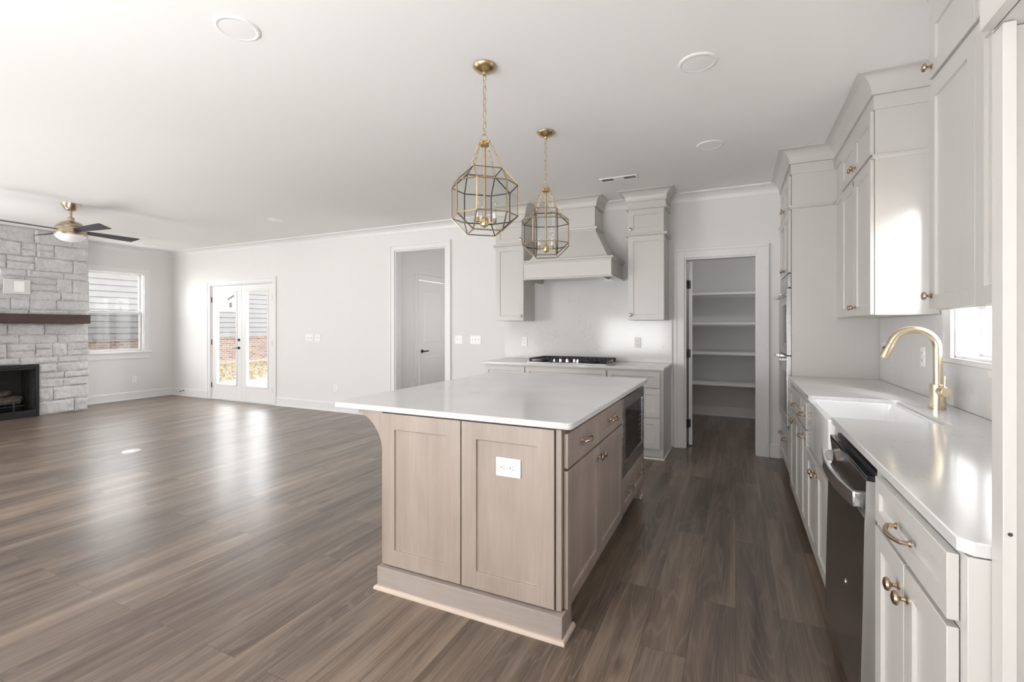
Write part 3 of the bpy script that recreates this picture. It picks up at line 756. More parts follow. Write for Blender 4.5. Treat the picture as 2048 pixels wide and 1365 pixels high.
# ceiling fan
FNX, FNY = -7.02, 2.76
fan = thing('ceiling_fan', 'four-blade ceiling fan with brass body and white light dome', 'ceiling fan', (FNX, FNY, 0))
obj('canopy', MB().lathe([(0.0, 2.749), (0.088, 2.749), (0.085, 2.735), (0.060, 2.690), (0.040, 2.672), (0.022, 2.668)], n=32), 'nickel', fan)
obj('downrod', MB().lathe([(0.0135, 2.56), (0.0135, 2.68)], n=16).lathe([(0.034, 2.545), (0.034, 2.585), (0.028, 2.592), (0.014, 2.595)], n=20), 'nickel', fan)
obj('motor_housing', MB().lathe([(0.03, 2.55), (0.05, 2.546), (0.095, 2.526), (0.125, 2.495), (0.138, 2.478), (0.136, 2.474), (0.142, 2.470), (0.147, 2.43), (0.148, 2.405), (0.143, 2.402), (0.148, 2.399), (0.147, 2.382), (0.10, 2.38)], n=48), 'nickel', fan)
obj('light_dome', MB().lathe([(0.142, 2.386), (0.140, 2.37), (0.126, 2.345), (0.095, 2.322), (0.05, 2.308), (0.0, 2.304)], n=40), 'lamp_white', fan)
for k in range(4):
    b = MB()
    prof = [(0.10, 0.035), (0.16, 0.048), (0.40, 0.060), (0.66, 0.070), (0.69, 0.066)]
    poly = [(r, -w) for r, w in prof] + [(r - 0.03 if i == 0 else r, w) for i, (r, w) in enumerate(reversed(prof))]
    b.prism(poly, 'z', -0.004, 0.004)
    b.xf(Matrix.Translation((0, 0, 2.437)) @ Matrix.Rotation(R(90 * k + 3), 4, 'Z') @ Matrix.Rotation(R(-13), 4, 'X'))
    obj('blade', b, 'blade', fan, 0.0015)

# ---------------------------------------------------------------- pendants
def link(c, axis_dir, side, L, w, r):
    """one chain link: stadium loop around centre c, long along axis_dir, flat in the plane of axis_dir & side"""
    a = Vector(axis_dir).normalized(); s_ = Vector(side); s_ = (s_ - a * s_.dot(a)).normalized(); c = Vector(c); pts = []
    hl = L / 2 - w / 2
    for k in range(7): an = math.pi * k / 6; pts.append(c + a * (hl + w / 2 * math.sin(an)) + s_ * (w / 2 * math.cos(an)))
    for k in range(7): an = math.pi + math.pi * k / 6; pts.append(c + a * (-hl + w / 2 * math.sin(an)) + s_ * (w / 2 * math.cos(an)))
    return pts
def chain(mb, A, B, n, w, r, twist0=0):
    A, B = Vector(A), Vector(B); d = (B - A); L = d.length / n
    u = d.normalized().orthogonal().normalized(); v = d.normalized().cross(u)
    for i in range(n):
        mb.tube(link(A + d * ((i + .5) / n), d, u if (i + twist0) % 2 else v, L + 2.4 * r, w, r), r, 6, closed=True)
def pendant(loc, rot, label):
    t = thing('pendant_lantern', label, 'pendant light', loc, rot, 'lantern pendants over the island')
    obj('canopy', MB().lathe([(0.0, -0.001), (0.062, -0.001), (0.064, -0.006), (0.060, -0.014), (0.045, -0.028), (0.020, -0.036), (0.014, -0.040), (0.011, -0.052), (0.006, -0.055)], n=36), 'brass', t)
    zc = -0.390
    mb = MB(); chain(mb, (0, 0, -0.05), (0, 0, zc + 0.012), 10, 0.016, 0.0019)
    ring = [(0.017 * math.cos(a), 0, zc - 0.004 + 0.017 * math.sin(a)) for a in [2 * math.pi * k / 20 for k in range(20)]]
    mb.tube(ring, 0.0018, 6, closed=True)
    obj('hanging_chain', mb, 'brass', t)
    hub = MB().lathe([(0.005, -0.408), (0.012, -0.412), (0.013, -0.430), (0.024, -0.433), (0.026, -0.440), (0.018, -0.446), (0.008, -0.448)], n=24)
    for k in range(4):
        an = R(45 + 90 * k); dx, dy = math.cos(an), math.sin(an)
        hub.lathe([(0.006, 0), (0.006, 0.014), (0.009, 0.016), (0.009, 0.022), (0.004, 0.024)], (dx * 0.010, dy * 0.010, -0.421), (dx, dy, 0), 10)
    obj('hub', hub, 'brass', t)
    obj('stem', MB().lathe([(0.0075, -0.448), (0.0075, -0.848)], n=14), 'brass', t)
    a, W = 0.160, 0.336; zt, zu, zl, zb = -0.578, -0.664, -0.832, -0.916
    S = [(-a / 2, -a / 2), (a / 2, -a / 2), (a / 2, a / 2), (-a / 2, a / 2)]
    O = [(-a / 2, -W / 2), (a / 2, -W / 2), (W / 2, -a / 2), (W / 2, a / 2), (a / 2, W / 2), (-a / 2, W / 2), (-W / 2, a / 2), (-W / 2, -a / 2)]
    con = {0: (7, 0), 1: (1, 2), 2: (3, 4), 3: (5, 6)}
    E = []; Fc = []
    P = lambda q, z: Vector((q[0], q[1], z))
    for i in range(4):
        E += [(P(S[i], zt), P(S[(i + 1) % 4], zt)), (P(S[i], zb), P(S[(i + 1) % 4], zb))]
        for k in con[i]: E += [(P(S[i], zt), P(O[k], zu)), (P(S[i], zb), P(O[k], zl))]
        Fc.append([P(S[i], zt), P(O[con[i][0]], zu), P(O[con[i][1]], zu)])
        Fc.append([P(S[i], zb), P(O[con[i][0]], zl), P(O[con[i][1]], zl)])
        j = (i + 1) % 4
        Fc.append([P(S[i], zt), P(S[j], zt), P(O[con[j][0]], zu), P(O[con[i][1]], zu)])
        Fc.append([P(S[i], zb), P(S[j], zb), P(O[con[j][0]], zl), P(O[con[i][1]], zl)])
    for i in range(8):
        j = (i + 1) % 8
        E += [(P(O[i], zu), P(O[j], zu)), (P(O[i], zl), P(O[j], zl)), (P(O[i], zu), P(O[i], zl))]
        Fc.append([P(O[i], zu), P(O[j], zu), P(O[j], zl), P(O[i], zl)])
    cen = Vector((0, 0, (zu + zl) / 2))
    fr_, inn, gl = MB(), MB(), MB()
    for A, B in E:
        d = (B - A).normalized(); mid = (A + B) / 2; n = (mid - cen); n = (n - d * n.dot(d)).normalized(); w = d.cross(n)
        for mbx, hw, o0, o1 in ((fr_, 0.0031, 0.0, 0.0018), (inn, 0.0031, -0.0026, -0.0001)):
            vs = [q + w * sw * hw + n * oo for q in (A, B) for sw in (-1, 1) for oo in (o0, o1)]
            mbx.add(vs, [(0, 1, 3, 2), (4, 6, 7, 5), (0, 4, 5, 1), (2, 3, 7, 6), (0, 2, 6, 4), (1, 5, 7, 3)])
    obj('frame', fr_, 'brass', t, smooth=False); obj('inner_came', inn, 'bronze', t, smooth=False)
    for f in Fc:
        c = sum(f, Vector()) / len(f)
        gl.add([c + (q - c) * 0.985 for q in f], [tuple(range(len(f)))])
    obj('glass_panes', gl, 'lantern_glass', t, smooth=False)
    for k in range(4):
        an = R(45 + 90 * k); dx, dy = math.cos(an), math.sin(an); q = a / 2 * 0.93
        sx, sy = math.copysign(q, dx), math.copysign(q, dy)
        mb = MB(); chain(mb, (dx * 0.034, dy * 0.034, -0.424), (sx, sy, zt + 0.016), 5, 0.0125, 0.0013, k)
        mb.lathe([(0.006, 0), (0.007, 0.006), (0.003, 0.018)], (sx, sy, zt - 0.002), n=10)
        obj('support_chain', mb, 'brass', t)
    cz = -0.858
    cl = MB().lathe([(0.004, cz - 0.032), (0.007, cz - 0.026), (0.019, cz - 0.022), (0.021, cz - 0.018), (0.021, cz + 0.016), (0.017, cz + 0.022), (0.008, cz + 0.026)], n=24)
    hold = None; bulbs = []
    for k in range(3):
        an = R(-28 + 120 * k); dx, dy = math.cos(an), math.sin(an); e = 0.056
        cl.tube([(dx * 0.018, dy * 0.018, cz - 0.004), (dx * e, dy * e, cz - 0.004)], 0.0035, 8)
        cl.lathe([(0.006, -0.012), (0.010, -0.006), (0.010, 0.010), (0.012, 0.012), (0.012, 0.015), (0.007, 0.018)], (dx * e, dy * e, cz), n=16)
        bulbs.append((dx * e, dy * e))
    hold = obj('candle_cluster', cl, 'brass', t)
    for bx, by in bulbs:
        obj('candle_tube', MB().lathe([(0.0085, cz + 0.016), (0.0085, cz + 0.045)], (bx, by, 0), n=14), 'plastic', hold)
        obj('bulb', MB().lathe([(0.007, cz + 0.045), (0.012, cz + 0.058), (0.0155, cz + 0.075), (0.012, cz + 0.098), (0.005, cz + 0.116), (0.001, cz + 0.122)], (bx, by, 0), n=16), 'bulb', hold)
    return t
pendant((-1.245, 2.27, CZ), 42, 'nearer of the two brass and glass lantern pendants over the island')
pendant((-1.262, 3.235, CZ), 18, 'farther brass and glass lantern pendant, in front of the range hood')

# ---------------------------------------------------------------- cabinet hardware and fronts
def knob(parent, x, y, z):
    return obj('knob', MB().lathe([(0.0095, 0), (0.0095, 0.003), (0.0055, 0.006), (0.0045, 0.014), (0.008, 0.018), (0.0155, 0.021), (0.0168, 0.025), (0.0145, 0.030), (0.008, 0.0325), (0.0, 0.033)], (x, y, z), (0, -1, 0), 20), 'knob', parent)
def pull(parent, x, y, z, L=0.11):
    h = L / 2; mb = MB()
    for s in (-1, 1): mb.lathe([(0.0085, 0), (0.0085, 0.0025), (0.0052, 0.006), (0.0052, 0.018)], (x + s * h, y, z), (0, -1, 0), 14)
    pts = [(x - h, y - 0.015, z)]
    for k in range(13):
        u = k / 12 * 2 - 1; pts.append((x + u * h, y - 0.020 - 0.013 * (1 - u * u), z - 0.002 * (1 - u * u)))
    pts.append((x + h, y - 0.015, z))
    mb.tube(pts, 0.0052, 10, rs=[0.0052] + [0.0050 + 0.0012 * (1 - abs(k / 12 * 2 - 1)) for k in range(13)] + [0.0052])
    return obj('pull', mb, 'knob', parent)
def front(parent, kind, x0, x1, z0, z1, mat='cab', hw=None, stile=0.057, t=0.019, slab=False):
    """hw: list of ('knob'|'pull', x, z)"""
    mb = MB()
    st = stile if min(x1 - x0, z1 - z0) > 0.2 else min(stile, min(x1 - x0, z1 - z0) * 0.30)
    if slab: mb.box(x0, x1, -t, 0, z0, z1)
    else: mb.shaker(x0, x1, z0, z1, t, st, yb=-0.002)
    o = obj(kind, mb, mat, parent, 0.0013)
    for h in (hw or []):
        (knob if h[0] == 'knob' else pull)(o, h[1], -t - 0.002, h[2])
    return o

def cabinet(name, label, origin, rz, w, d, z0, z1, mat='cab', cat='cabinet', toe=False, group=None):
    t = thing(name, label, cat, origin, rz, group)
    b = MB()
    if toe:
        b.box(0, w, 0, d, 0.10, z1).box(0, w, 0.075, d, 0.0, 0.10)
    else: b.box(0, w, 0, d, z0, z1)
    obj('carcass', b, mat, t, 0.001)
    return t

# ---- back wall base run (faces -y): frame plane y=4.80, local origin at left
BY = 4.80; BD = YB - BY - 0.002
WT = 0.886          # underside of worktops
c = cabinet('base_cabinet', 'warm white base cabinet at the left end of the cooktop run', (-2.625, BY, 0), 0, 0.512, BD, 0, WT, toe=True)
front(c, 'drawer', 0.006, 0.506, 0.715, 0.868, hw=[('pull', 0.256, 0.79)])
front(c, 'drawer', 0.006, 0.506, 0.42, 0.703, hw=[('pull', 0.256, 0.56)])
front(c, 'drawer', 0.006, 0.506, 0.115, 0.408, hw=[('pull', 0.256, 0.26)])
c = cabinet('base_cabinet', 'wide warm white base cabinet under the gas cooktop', (-2.113, BY, 0), 0, 0.918, BD, 0, WT, toe=True)
front(c, 'drawer', 0.006, 0.912, 0.715, 0.868)
front(c, 'door', 0.006, 0.457, 0.115, 0.703, hw=[('knob', 0.428, 0.66)])
front(c, 'door', 0.461, 0.912, 0.115, 0.703, hw=[('knob', 0.49, 0.66)])
c = cabinet('base_cabinet', 'warm white three-drawer base cabinet beside the pantry doorway', (-1.195, BY, 0), 0, 0.555, BD, 0, WT, toe=True)
obj('end_foot', MB().box(0.535, 0.555, 0.002, 0.074, 0.0, 0.099), 'cab', c)
obj('shoe_molding', MB().box(0.0, 0.567, -0.004, 0.010, 0.0, 0.018).box(0.556, 0.567, 0.010, BD - 0.03, 0.0, 0.018), 'trim', c, 0.004)
front(c, 'drawer', 0.006, 0.526, 0.715, 0.868, hw=[('pull', 0.22, 0.79)])
front(c, 'drawer', 0.006, 0.526, 0.42, 0.703, hw=[('pull', 0.22, 0.56)])
front(c, 'drawer', 0.006, 0.526, 0.115, 0.408, hw=[('pull', 0.22, 0.26)])

def rounded(x0, x1, y0, y1, r, corners=(1, 1, 1, 1), n=5):
    pts = []
    for (cx, cy, a0, on) in ((x0, y0, 180, corners[0]), (x1, y0, 270, corners[1]), (x1, y1, 0, corners[2]), (x0, y1, 90, corners[3])):
        if not on: pts.append((cx, cy)); continue
        ox = cx + (r if cx == x0 else -r); oy = cy + (r if cy == y0 else -r)
        for k in range(n + 1):
            a = R(a0 + 90 * k / n); pts.append((ox + r * math.cos(a), oy + r * math.sin(a)))
    return pts
tag(obj('worktop', MB().prism(rounded(-2.655, -0.625, 4.765, YB - 0.004, 0.012, (1, 1, 0, 0)), 'z', WT + 0.002, 0.916), 'quartz', None, 0.003), 'white quartz worktop under the gas cooktop on the back wall', 'countertop')
tag(obj('backsplash', MB().box(-2.25, -1.04, YB - 0.02, YB - 0.002, 0.917, 2.0).box(-2.664, -2.25, YB - 0.02, YB - 0.002, 0.917, 1.383).box(-1.04, -0.628, YB - 0.02, YB - 0.002, 0.917, 1.383), 'quartz', None, 0.0), 'full-height white veined quartz backsplash behind the cooktop', 'backsplash')

# cooktop
ct = thing('gas_cooktop', 'stainless gas cooktop with black grates and five knobs', 'cooktop', (-1.652, 5.06, 0.916))
obj('pan', MB().prism(rounded(-0.455, 0.455, -0.255, 0.255, 0.012), 'z', 0.0005, 0.010), 'steel', ct, 0.002)
obj('burner_well', MB().prism(rounded(-0.44, 0.44, -0.24, 0.24, 0.012), 'z', 0.010, 0.0115), 'black', ct)
for gx0, gx1 in ((-0.435, -0.15), (-0.145, 0.145), (0.15, 0.435)):
    g = MB(); ya, yb_ = (-0.225, 0.235) if gx0 != -0.145 else (-0.10, 0.245); za, zb_ = 0.038, 0.050
    for yy in (ya, yb_ - 0.013): g.box(gx0, gx1, yy, yy + 0.013, za, zb_)
    for xx in (gx0, gx1 - 0.013): g.box(xx, xx + 0.013, ya, yb_, za, zb_)
    nb_ = 6
    for k in range(1, nb_): xx = gx0 + (gx1 - gx0) * k / nb_; g.box(xx - 0.005, xx + 0.005, ya, yb_, za, zb_)
    for yy in (ya + (yb_ - ya) * 0.33, ya + (yb_ - ya) * 0.66): g.box(gx0, gx1, yy - 0.006, yy + 0.006, za, zb_)
    for xx in (gx0 + 0.004, gx1 - 0.024):
        for yy in (ya + 0.004, yb_ - 0.024): g.box(xx, xx + 0.02, yy, yy + 0.02, 0.0115, za)
    obj('grate', g, 'castiron', ct, 0.0015)
for (bx, by, br_) in ((-0.29, -0.11, 0.036), (-0.29, 0.12, 0.045), (0.0, 0.09, 0.055), (0.29, -0.11, 0.045), (0.29, 0.12, 0.036)):
    obj('burner', MB().lathe([(br_, 0.0115), (br_, 0.020), (br_ * 0.85, 0.024), (br_ * 0.80, 0.030), (0, 0.032)], (bx, by, 0), n=24), 'castiron', ct)
for k, (kx, ky) in enumerate(((-0.155, -0.185), (-0.085, -0.165), (-0.005, -0.175), (0.075, -0.165), (0.125, -0.20))):
    obj('control_knob', MB().lathe([(0.022, 0.0115), (0.022, 0.016), (0.017, 0.018), (0.016, 0.044), (0.012, 0.046), (0, 0.046)], (kx, ky, 0), n=20).box(kx - 0.0035, kx + 0.0035, ky - 0.017, ky + 0.017, 0.044, 0.052), 'chrome', ct)

# upper cabinet crown
def crown_prof(z0=2.637, z1=CZ - 0.001, p=0.095):
    pr = [(-0.001, z0), (0.020, z0), (0.020, z0 + 0.006)]
    for i in range(10):
        a = i / 9 * math.pi / 2
        pr.append((0.020 + (p - 0.020) * (1 - math.cos(a)), z0 + 0.010 + (z1 - 0.008 - z0 - 0.010) * math.sin(a)))
    return pr + [(p, z1), (-0.001, z1)]
def rail_prof(zc, p=0.012):
    return [(-0.001, zc - 0.013), (p * 0.4, zc - 0.013), (p * 0.7, zc - 0.006), (p, zc - 0.002), (p, zc + 0.010), (p * 0.7, zc + 0.013), (-0.001, zc + 0.013)]
UB, UM, UT = 1.385, 2.288, 2.552    # upper bottoms, rail between rows, tops of small doors

# back wall uppers (face -y), frame plane y=5.08
UY = 5.08
def upper_back(x0, w, label, knob_side, rail_path):
    t = cabinet('wall_cabinet', label, (x0, UY, 0), 0, w, YB - UY - 0.003, UB, 2.74)
    kx = 0.034 if knob_side < 0 else w - 0.034
    front(t, 'door', 0.004, w - 0.004, UB + 0.002, UM - 0.015, hw=[('knob', kx, UB + 0.055)])
    front(t, 'small_door', 0.004, w - 0.004, UM + 0.015, UT, hw=[('knob', kx, UM + 0.058)])
    dpt = YB - UY - 0.003
    rp = rail_path
    obj('crown_molding', MB().sweep(rp, crown_prof()), 'cab', t)
    obj('rail_molding', MB().sweep(rp, [(a + (0.018 if a > 0.004 else 0), b) for a, b in rail_prof(UM)]), 'cab', t)
    obj('frieze', MB().sweep(rp, [(-0.001, UT + 0.002), (0.018, UT + 0.002), (0.024, UT + 0.006), (0.024, UT + 0.016), (0.012, UT + 0.020), (0.012, 2.636), (-0.001, 2.636)]), 'cab', t)
    return t
dp = YB - UY - 0.004
upper_back(-2.625, 0.375, 'warm white stacked upper cabinet left of the range hood', 1, [(0, dp), (0, 0), (0.375, 0), (0.375, dp)][::-1][::-1])
upper_back(-1.04, 0.375, 'warm white stacked upper cabinet between the hood and the pantry', -1, [(0, dp), (0, 0), (0.375, 0), (0.375, dp)])

# ---------------------------------------------------------------- range hood
hx0, hx1, hy0 = -2.15, -1.163, 4.835
hood = thing('range_hood', 'warm white wooden range hood tapering up to the ceiling', 'range hood', (0, 0, 0))
yw = YB - 0.021
ux0, ux1, uy0 = -1.905, -1.403, 5.083
obj('mantle_box', MB().box(hx0, hx1, hy0, hy0 + 0.02, 1.845, 2.035).box(hx0, hx0 + 0.02, hy0 + 0.02, yw, 1.845, 2.035).box(hx1 - 0.02, hx1, hy0 + 0.02, yw, 1.845, 2.035).box(hx0 + 0.02, hx1 - 0.02, hy0 + 0.02, yw, 2.0, 2.035), 'cab', hood)
tp_ = MB(); z0, z1 = 2.035, 2.392
lo = [(hx0 + 0.035, yw, z0), (hx0 + 0.035, hy0 + 0.03, z0), (hx1 - 0.035, hy0 + 0.03, z0), (hx1 - 0.035, yw, z0)]
hi = [(ux0, yw, z1), (ux0, uy0, z1), (ux1, uy0, z1), (ux1, yw, z1)]
tp_.add(lo + hi, [(0, 1, 5, 4), (1, 2, 6, 5), (2, 3, 7, 6), (3, 0, 4, 7), (4, 5, 6, 7), (0, 3, 2, 1)])
obj('tapered_body', tp_, 'cab', hood)
obj('chimney', MB().box(ux0, ux1, uy0, yw + 0.018, 2.392, 2.74), 'cab', hood)
path_lo = [(hx0, yw), (hx0, hy0), (hx1, hy0), (hx1, yw)]
obj('lower_molding', MB().sweep(path_lo, [(-0.002, 1.835), (0.014, 1.835), (0.018, 1.842), (0.014, 1.852), (0.006, 1.856), (-0.002, 1.858)]), 'cab', hood)
obj('ledge_molding', MB().sweep(path_lo, [(-0.002, 2.012), (0.006, 2.014), (0.010, 2.026), (0.020, 2.034), (0.026, 2.040), (0.026, 2.050), (-0.03, 2.052)]), 'cab', hood)
path_u = [(ux0, yw), (ux0, uy0), (ux1, uy0), (ux1, yw)]
obj('upper_molding', MB().sweep(path_u, [(-0.002, 2.378), (0.008, 2.380), (0.014, 2.392), (0.030, 2.402), (0.032, 2.416), (0.026, 2.420), (-0.002, 2.424)]), 'cab', hood)
obj('crown_molding', MB().sweep([(ux0, yw + 0.018), (ux0, uy0), (ux1, uy0), (ux1, yw + 0.018)], crown_prof(2.642)), 'cab', hood)
obj('vent_liner', MB().box(hx0 + 0.16, hx1 - 0.16, hy0 + 0.10, yw - 0.002, 1.862, 1.90).box(hx0 + 0.02, hx0 + 0.16, hy0 + 0.022, yw, 1.90, 1.91).box(hx1 - 0.16, hx1 - 0.02, hy0 + 0.022, yw, 1.90, 1.91), 'steel', hood, smooth=False)

# ---------------------------------------------------------------- right hand run (faces -x): frame plane x=0.393; local x runs toward the camera
FXR = 0.393; RD = XR - FXR - 0.003
def rrun(name, label, y_far, y_near, **kw):
    return cabinet(name, label, (FXR, y_far, 0), -90, y_far - y_near, RD, 0, WT, toe=True, **kw)
c = rrun('base_cabinet', 'nearest warm white base cabinet, one drawer over two doors', 1.790, 1.165)
L0 = 1.790 - 1.718; L1 = 1.790 - 1.195; lm = (L0 + L1) / 2
front(c, 'drawer', L0, L1, 0.748, 0.878, hw=[('pull', lm, 0.808)])
front(c, 'door', L0, lm - 0.002, 0.115, 0.734, hw=[('knob', lm - 0.034, 0.665)])
front(c, 'door', lm + 0.002, L1, 0.115, 0.734, hw=[('knob', lm + 0.034, 0.665)])
c = rrun('sink_base_cabinet', 'warm white sink base cabinet with two doors under the apron sink', 3.235, 2.475)
# lower the sink base carcass below the sink
bpy.data.objects.remove([o for o in c.children if o.name.startswith('carcass')][0])
obj('carcass', MB().box(0, 0.76, 0, RD, 0.10, 0.625).box(0, 0.76, 0.075, RD, 0, 0.10).box(0, 0.012, 0, RD, 0.625, WT).box(0.748, 0.76, 0, RD, 0.625, WT), 'cab', c, 0.001)
front(c, 'door', 0.012, 0.378, 0.115, 0.615, hw=[('knob', 0.345, 0.56)])
front(c, 'door', 0.382, 0.748, 0.115, 0.615, hw=[('knob', 0.415, 0.56)])
c = rrun('base_cabinet', 'narrow warm white base cabinet between the sink and the drawer cabinet', 3.475, 3.238)
front(c, 'drawer', 0.004, 0.234, 0.715, 0.868, hw=[('pull', 0.15, 0.79)], stile=0.045)
front(c, 'door', 0.004, 0.234, 0.115, 0.703, hw=[('pull', 0.15, 0.66)], stile=0.05)
c = rrun('base_cabinet', 'warm white base cabinet next to the oven tower', 4.435, 3.478)
front(c, 'drawer', 0.30, 0.953, 0.715, 0.868, hw=[('pull', 0.73, 0.79)])
front(c, 'door', 0.30, 0.625, 0.115, 0.703, hw=[('knob', 0.592, 0.66)])
front(c, 'door', 0.629, 0.953, 0.115, 0.703, hw=[('knob', 0.662, 0.66)])

# worktop with sink cut-out
SY0, SY1, SXB = 2.505, 3.22, 0.80
wt = MB()
poly = [(0.383, 1.185), (0.403, 1.165), (0.988, 1.165), (0.988, 4.435), (0.383, 4.435), (0.383, SY1 + 0.012), (0.395, SY1), (SXB, SY1), (SXB, SY0), (0.383, SY0)]
wt.prism(poly, 'z', WT + 0.002, 0.916)
tag(obj('worktop', wt, 'quartz', None, 0.003), 'long white quartz worktop with the sink and faucet', 'countertop')
tag(obj('backsplash', MB().box(0.9885, 1.008, 1.165, 4.43, 0.917, 1.130).box(0.9885, 1.008, 1.165, 2.397, 1.130, UB - 0.002).box(0.9885, 1.008, 3.243, 4.43, 1.130, UB - 0.002), 'quartz', None, 0.0), 'white quartz backsplash behind the sink and faucet', 'backsplash')

# sink
sk = MB(); x0, x1, y0, y1, zt_, zb_ = 0.374, SXB - 0.002, SY0 + 0.004, SY1 - 0.004, 0.899, 0.640
wl2 = 0.028
inn = rounded(x0 + wl2, x1 - wl2, y0 + wl2, y1 - wl2, 0.03, n=4); out_ = rounded(x0, x1, y0, y1, 0.010, n=4)
n_ = len(inn)
def ringz(poly, z): return [(p[0], p[1], z) for p in poly]
inn_b = rounded(x0 + wl2 + 0.012, x1 - wl2 - 0.012, y0 + wl2 + 0.012, y1 - wl2 - 0.012, 0.04, n=4)
vs = ringz(out_, zb_) + ringz(out_, zt_) + ringz(inn, zt_) + ringz(inn_b, 0.69)
fs = [tuple(range(n_))]
for k in range(3):
    for i in range(n_):
        j = (i + 1) % n_; fs.append((k * n_ + i, k * n_ + j, (k + 1) * n_ + j, (k + 1) * n_ + i))
fs.append(tuple(range(3 * n_, 4 * n_)))
sk.add(vs, fs)
sink = thing('apron_sink', 'white apron-front fireclay sink set into the long worktop', 'sink', (0, 0, 0))
obj('basin', sk, 'sink', sink, 0.006, seg=3)
obj('drain', MB().lathe([(0.045, 0), (0.045, 0.003), (0.035, 0.004), (0.03, 0.001), (0, 0.001)], (0.60, 2.86, 0.6905), n=24), 'chrome', sink)

# faucet
FA = thing('faucet', 'tall champagne gold gooseneck faucet behind the sink', 'faucet', (0.895, 2.985, 0.916))
obj('base', MB().lathe([(0.032, 0.0005), (0.032, 0.118), (0.030, 0.120), (0.018, 0.121)], n=32), 'faucet', FA)
neck = [(0, 0, 0.115), (0, 0, 0.295)]
for k in range(1, 17):
    a = math.pi * k / 16 * 0.90; neck.append((-0.092 + 0.092 * math.cos(a), 0, 0.295 + 0.092 * math.sin(a)))
lastp = Vector(neck[-1]); dirv = (Vector(neck[-1]) - Vector(neck[-2])).normalized()
neck.append(tuple(lastp + dirv * 0.01))
obj('neck', MB().tube(neck, 0.018, 20), 'faucet', FA)
sp0 = lastp + dirv * 0.011; sp1 = sp0 + dirv * 0.075
sh = obj('spray_head', MB().tube([sp0, sp0 + dirv * 0.012, sp0 + dirv * 0.05, sp1], 0.017, 18, rs=[0.0185, 0.0195, 0.0205, 0.0195]), 'faucet', FA)
bpos = sp0 + dirv * 0.028
obj('spray_button', MB().box(bpos.x - 0.022, bpos.x - 0.014, -0.006, 0.006, bpos.z - 0.018, bpos.z + 0.014), 'bronze', sh, 0.002)
obj('valve_arm', MB().lathe([(0.024, 0.022), (0.024, 0.064), (0.022, 0.066), (0, 0.066)], (0, 0, 0.088), (0.25, -1, 0), 24), 'faucet', FA)
obj('lever', MB().tube([(0.012, -0.050, 0.105), (0.013, -0.052, 0.165)], 0.0055, 10), 'faucet', FA)

# dishwasher
DY0, DY1 = 1.80, 2.435
dw = thing('dishwasher', 'smoky stainless dishwasher with a bowed bar handle', 'dishwasher', (0, 0, 0))
obj('tub', MB().box(FXR + 0.004, XR - 0.03, DY0 + 0.004, DY1 - 0.004, 0.02, 0.862), 'black', dw)
def facex(z): return 0.366 - 0.016 * (0.855 - z) / 0.75
dr = MB().prism([(facex(0.10), 0.10), (facex(0.72), 0.72), (0.374, 0.728), (0.380, 0.760), (0.370, 0.830), (0.369, 0.838), (FXR + 0.001, 0.838), (FXR + 0.001, 0.10)], 'y', DY0, DY1)
do = obj('door', dr, 'darksteel', dw, 0.002)
side = MB().box(0.3505, FXR + 0.001, DY0 - 0.0015, DY0 - 0.0002, 0.101, 0.837)
side = MB().prism([(facex(0.10) + 0.001, 0.102), (0.367, 0.836), (FXR + 0.001, 0.836), (FXR + 0.001, 0.102)], 'y', DY0 - 0.0018, DY0 - 0.0002)
obj('door_edge_trim', side, 'satin', do, smooth=False)
obj('control_strip', MB().box(0.3695, FXR + 0.012, DY0 + 0.002, DY1 - 0.002, 0.838, 0.852), 'blackglass', dw, 0.001)
hb = MB(); nh = 16; zz0, zz1 = 0.745, 0.795
def bow(u): return 0.336 - 0.024 * (1 - u * u)
outp = []; inp = []
for k in range(nh + 1):
    u = k / nh * 2 - 1; y = (DY0 + DY1) / 2 + u * 0.300
    outp.append((bow(u), y)); inp.append((bow(u) + 0.014, y))
hb.prism(outp + inp[::-1], 'z', zz0, zz1)
for s in (-1, 1):
    y = (DY0 + DY1) / 2 + s * 0.289; hb.box(0.338, 0.376, y - 0.012, y + 0.012, zz0 + 0.002, zz1 - 0.002)
obj('handle', hb, 'chrome', do, 0.003)
obj('badge', MB().lathe([(0.011, 0), (0.011, 0.002), (0.009, 0.003), (0, 0.003)], (facex(0.40), 2.05, 0.40), (-1, 0, 0), 20), 'chrome', do)
obj('kick_plate', MB().box(FXR + 0.05, FXR + 0.07, DY0, DY1, 0.0, 0.098), 'black', dw)

# ---- oven tower
TY0, TY1, TX = 4.44, YB - 0.003, 0.412
tw = cabinet('oven_tower_cabinet', 'tall warm white cabinet holding the double oven beside the pantry', (TX, TY1, 0), -90, TY1 - TY0, XR - TX - 0.003, 0.0, 2.74)
bpy.data.objects.remove([o for o in tw.children if o.name.startswith('carcass')][0])
TW = TY1 - TY0; OX0, OX1 = TW - 0.03 - 0.755, TW - 0.03; OZ0, OZ1 = 0.485, 1.752
TD = XR - TX - 0.003
b = MB().box(0, TW, 0.02, TD, 0.10, OZ0 - 0.004).box(0, TW, 0.02, TD, OZ1 + 0.004, 2.74).box(0, OX0 - 0.004, 0.02, TD, OZ0 - 0.004, OZ1 + 0.004).box(OX1 + 0.004, TW, 0.02, TD, OZ0 - 0.004, OZ1 + 0.004)
b.box(0, TW, 0.08, TD, 0, 0.10)
b.box(0, OX0 - 0.004, 0, 0.02, 0.10, 2.74).box(OX1 + 0.004, TW, 0, 0.02, 0.10, 2.74).box(OX0 - 0.004, OX1 + 0.004, 0, 0.02, 0.10, OZ0 - 0.004).box(OX0 - 0.004, OX1 + 0.004, 0, 0.02, OZ1 + 0.004, 2.74)
obj('carcass', b, 'cab', tw)
om = (OX0 + OX1) / 2
front(tw, 'drawer', OX0, OX1, 0.115, 0.462, hw=[('pull', om - 0.16, 0.34), ('pull', om + 0.16, 0.34)])
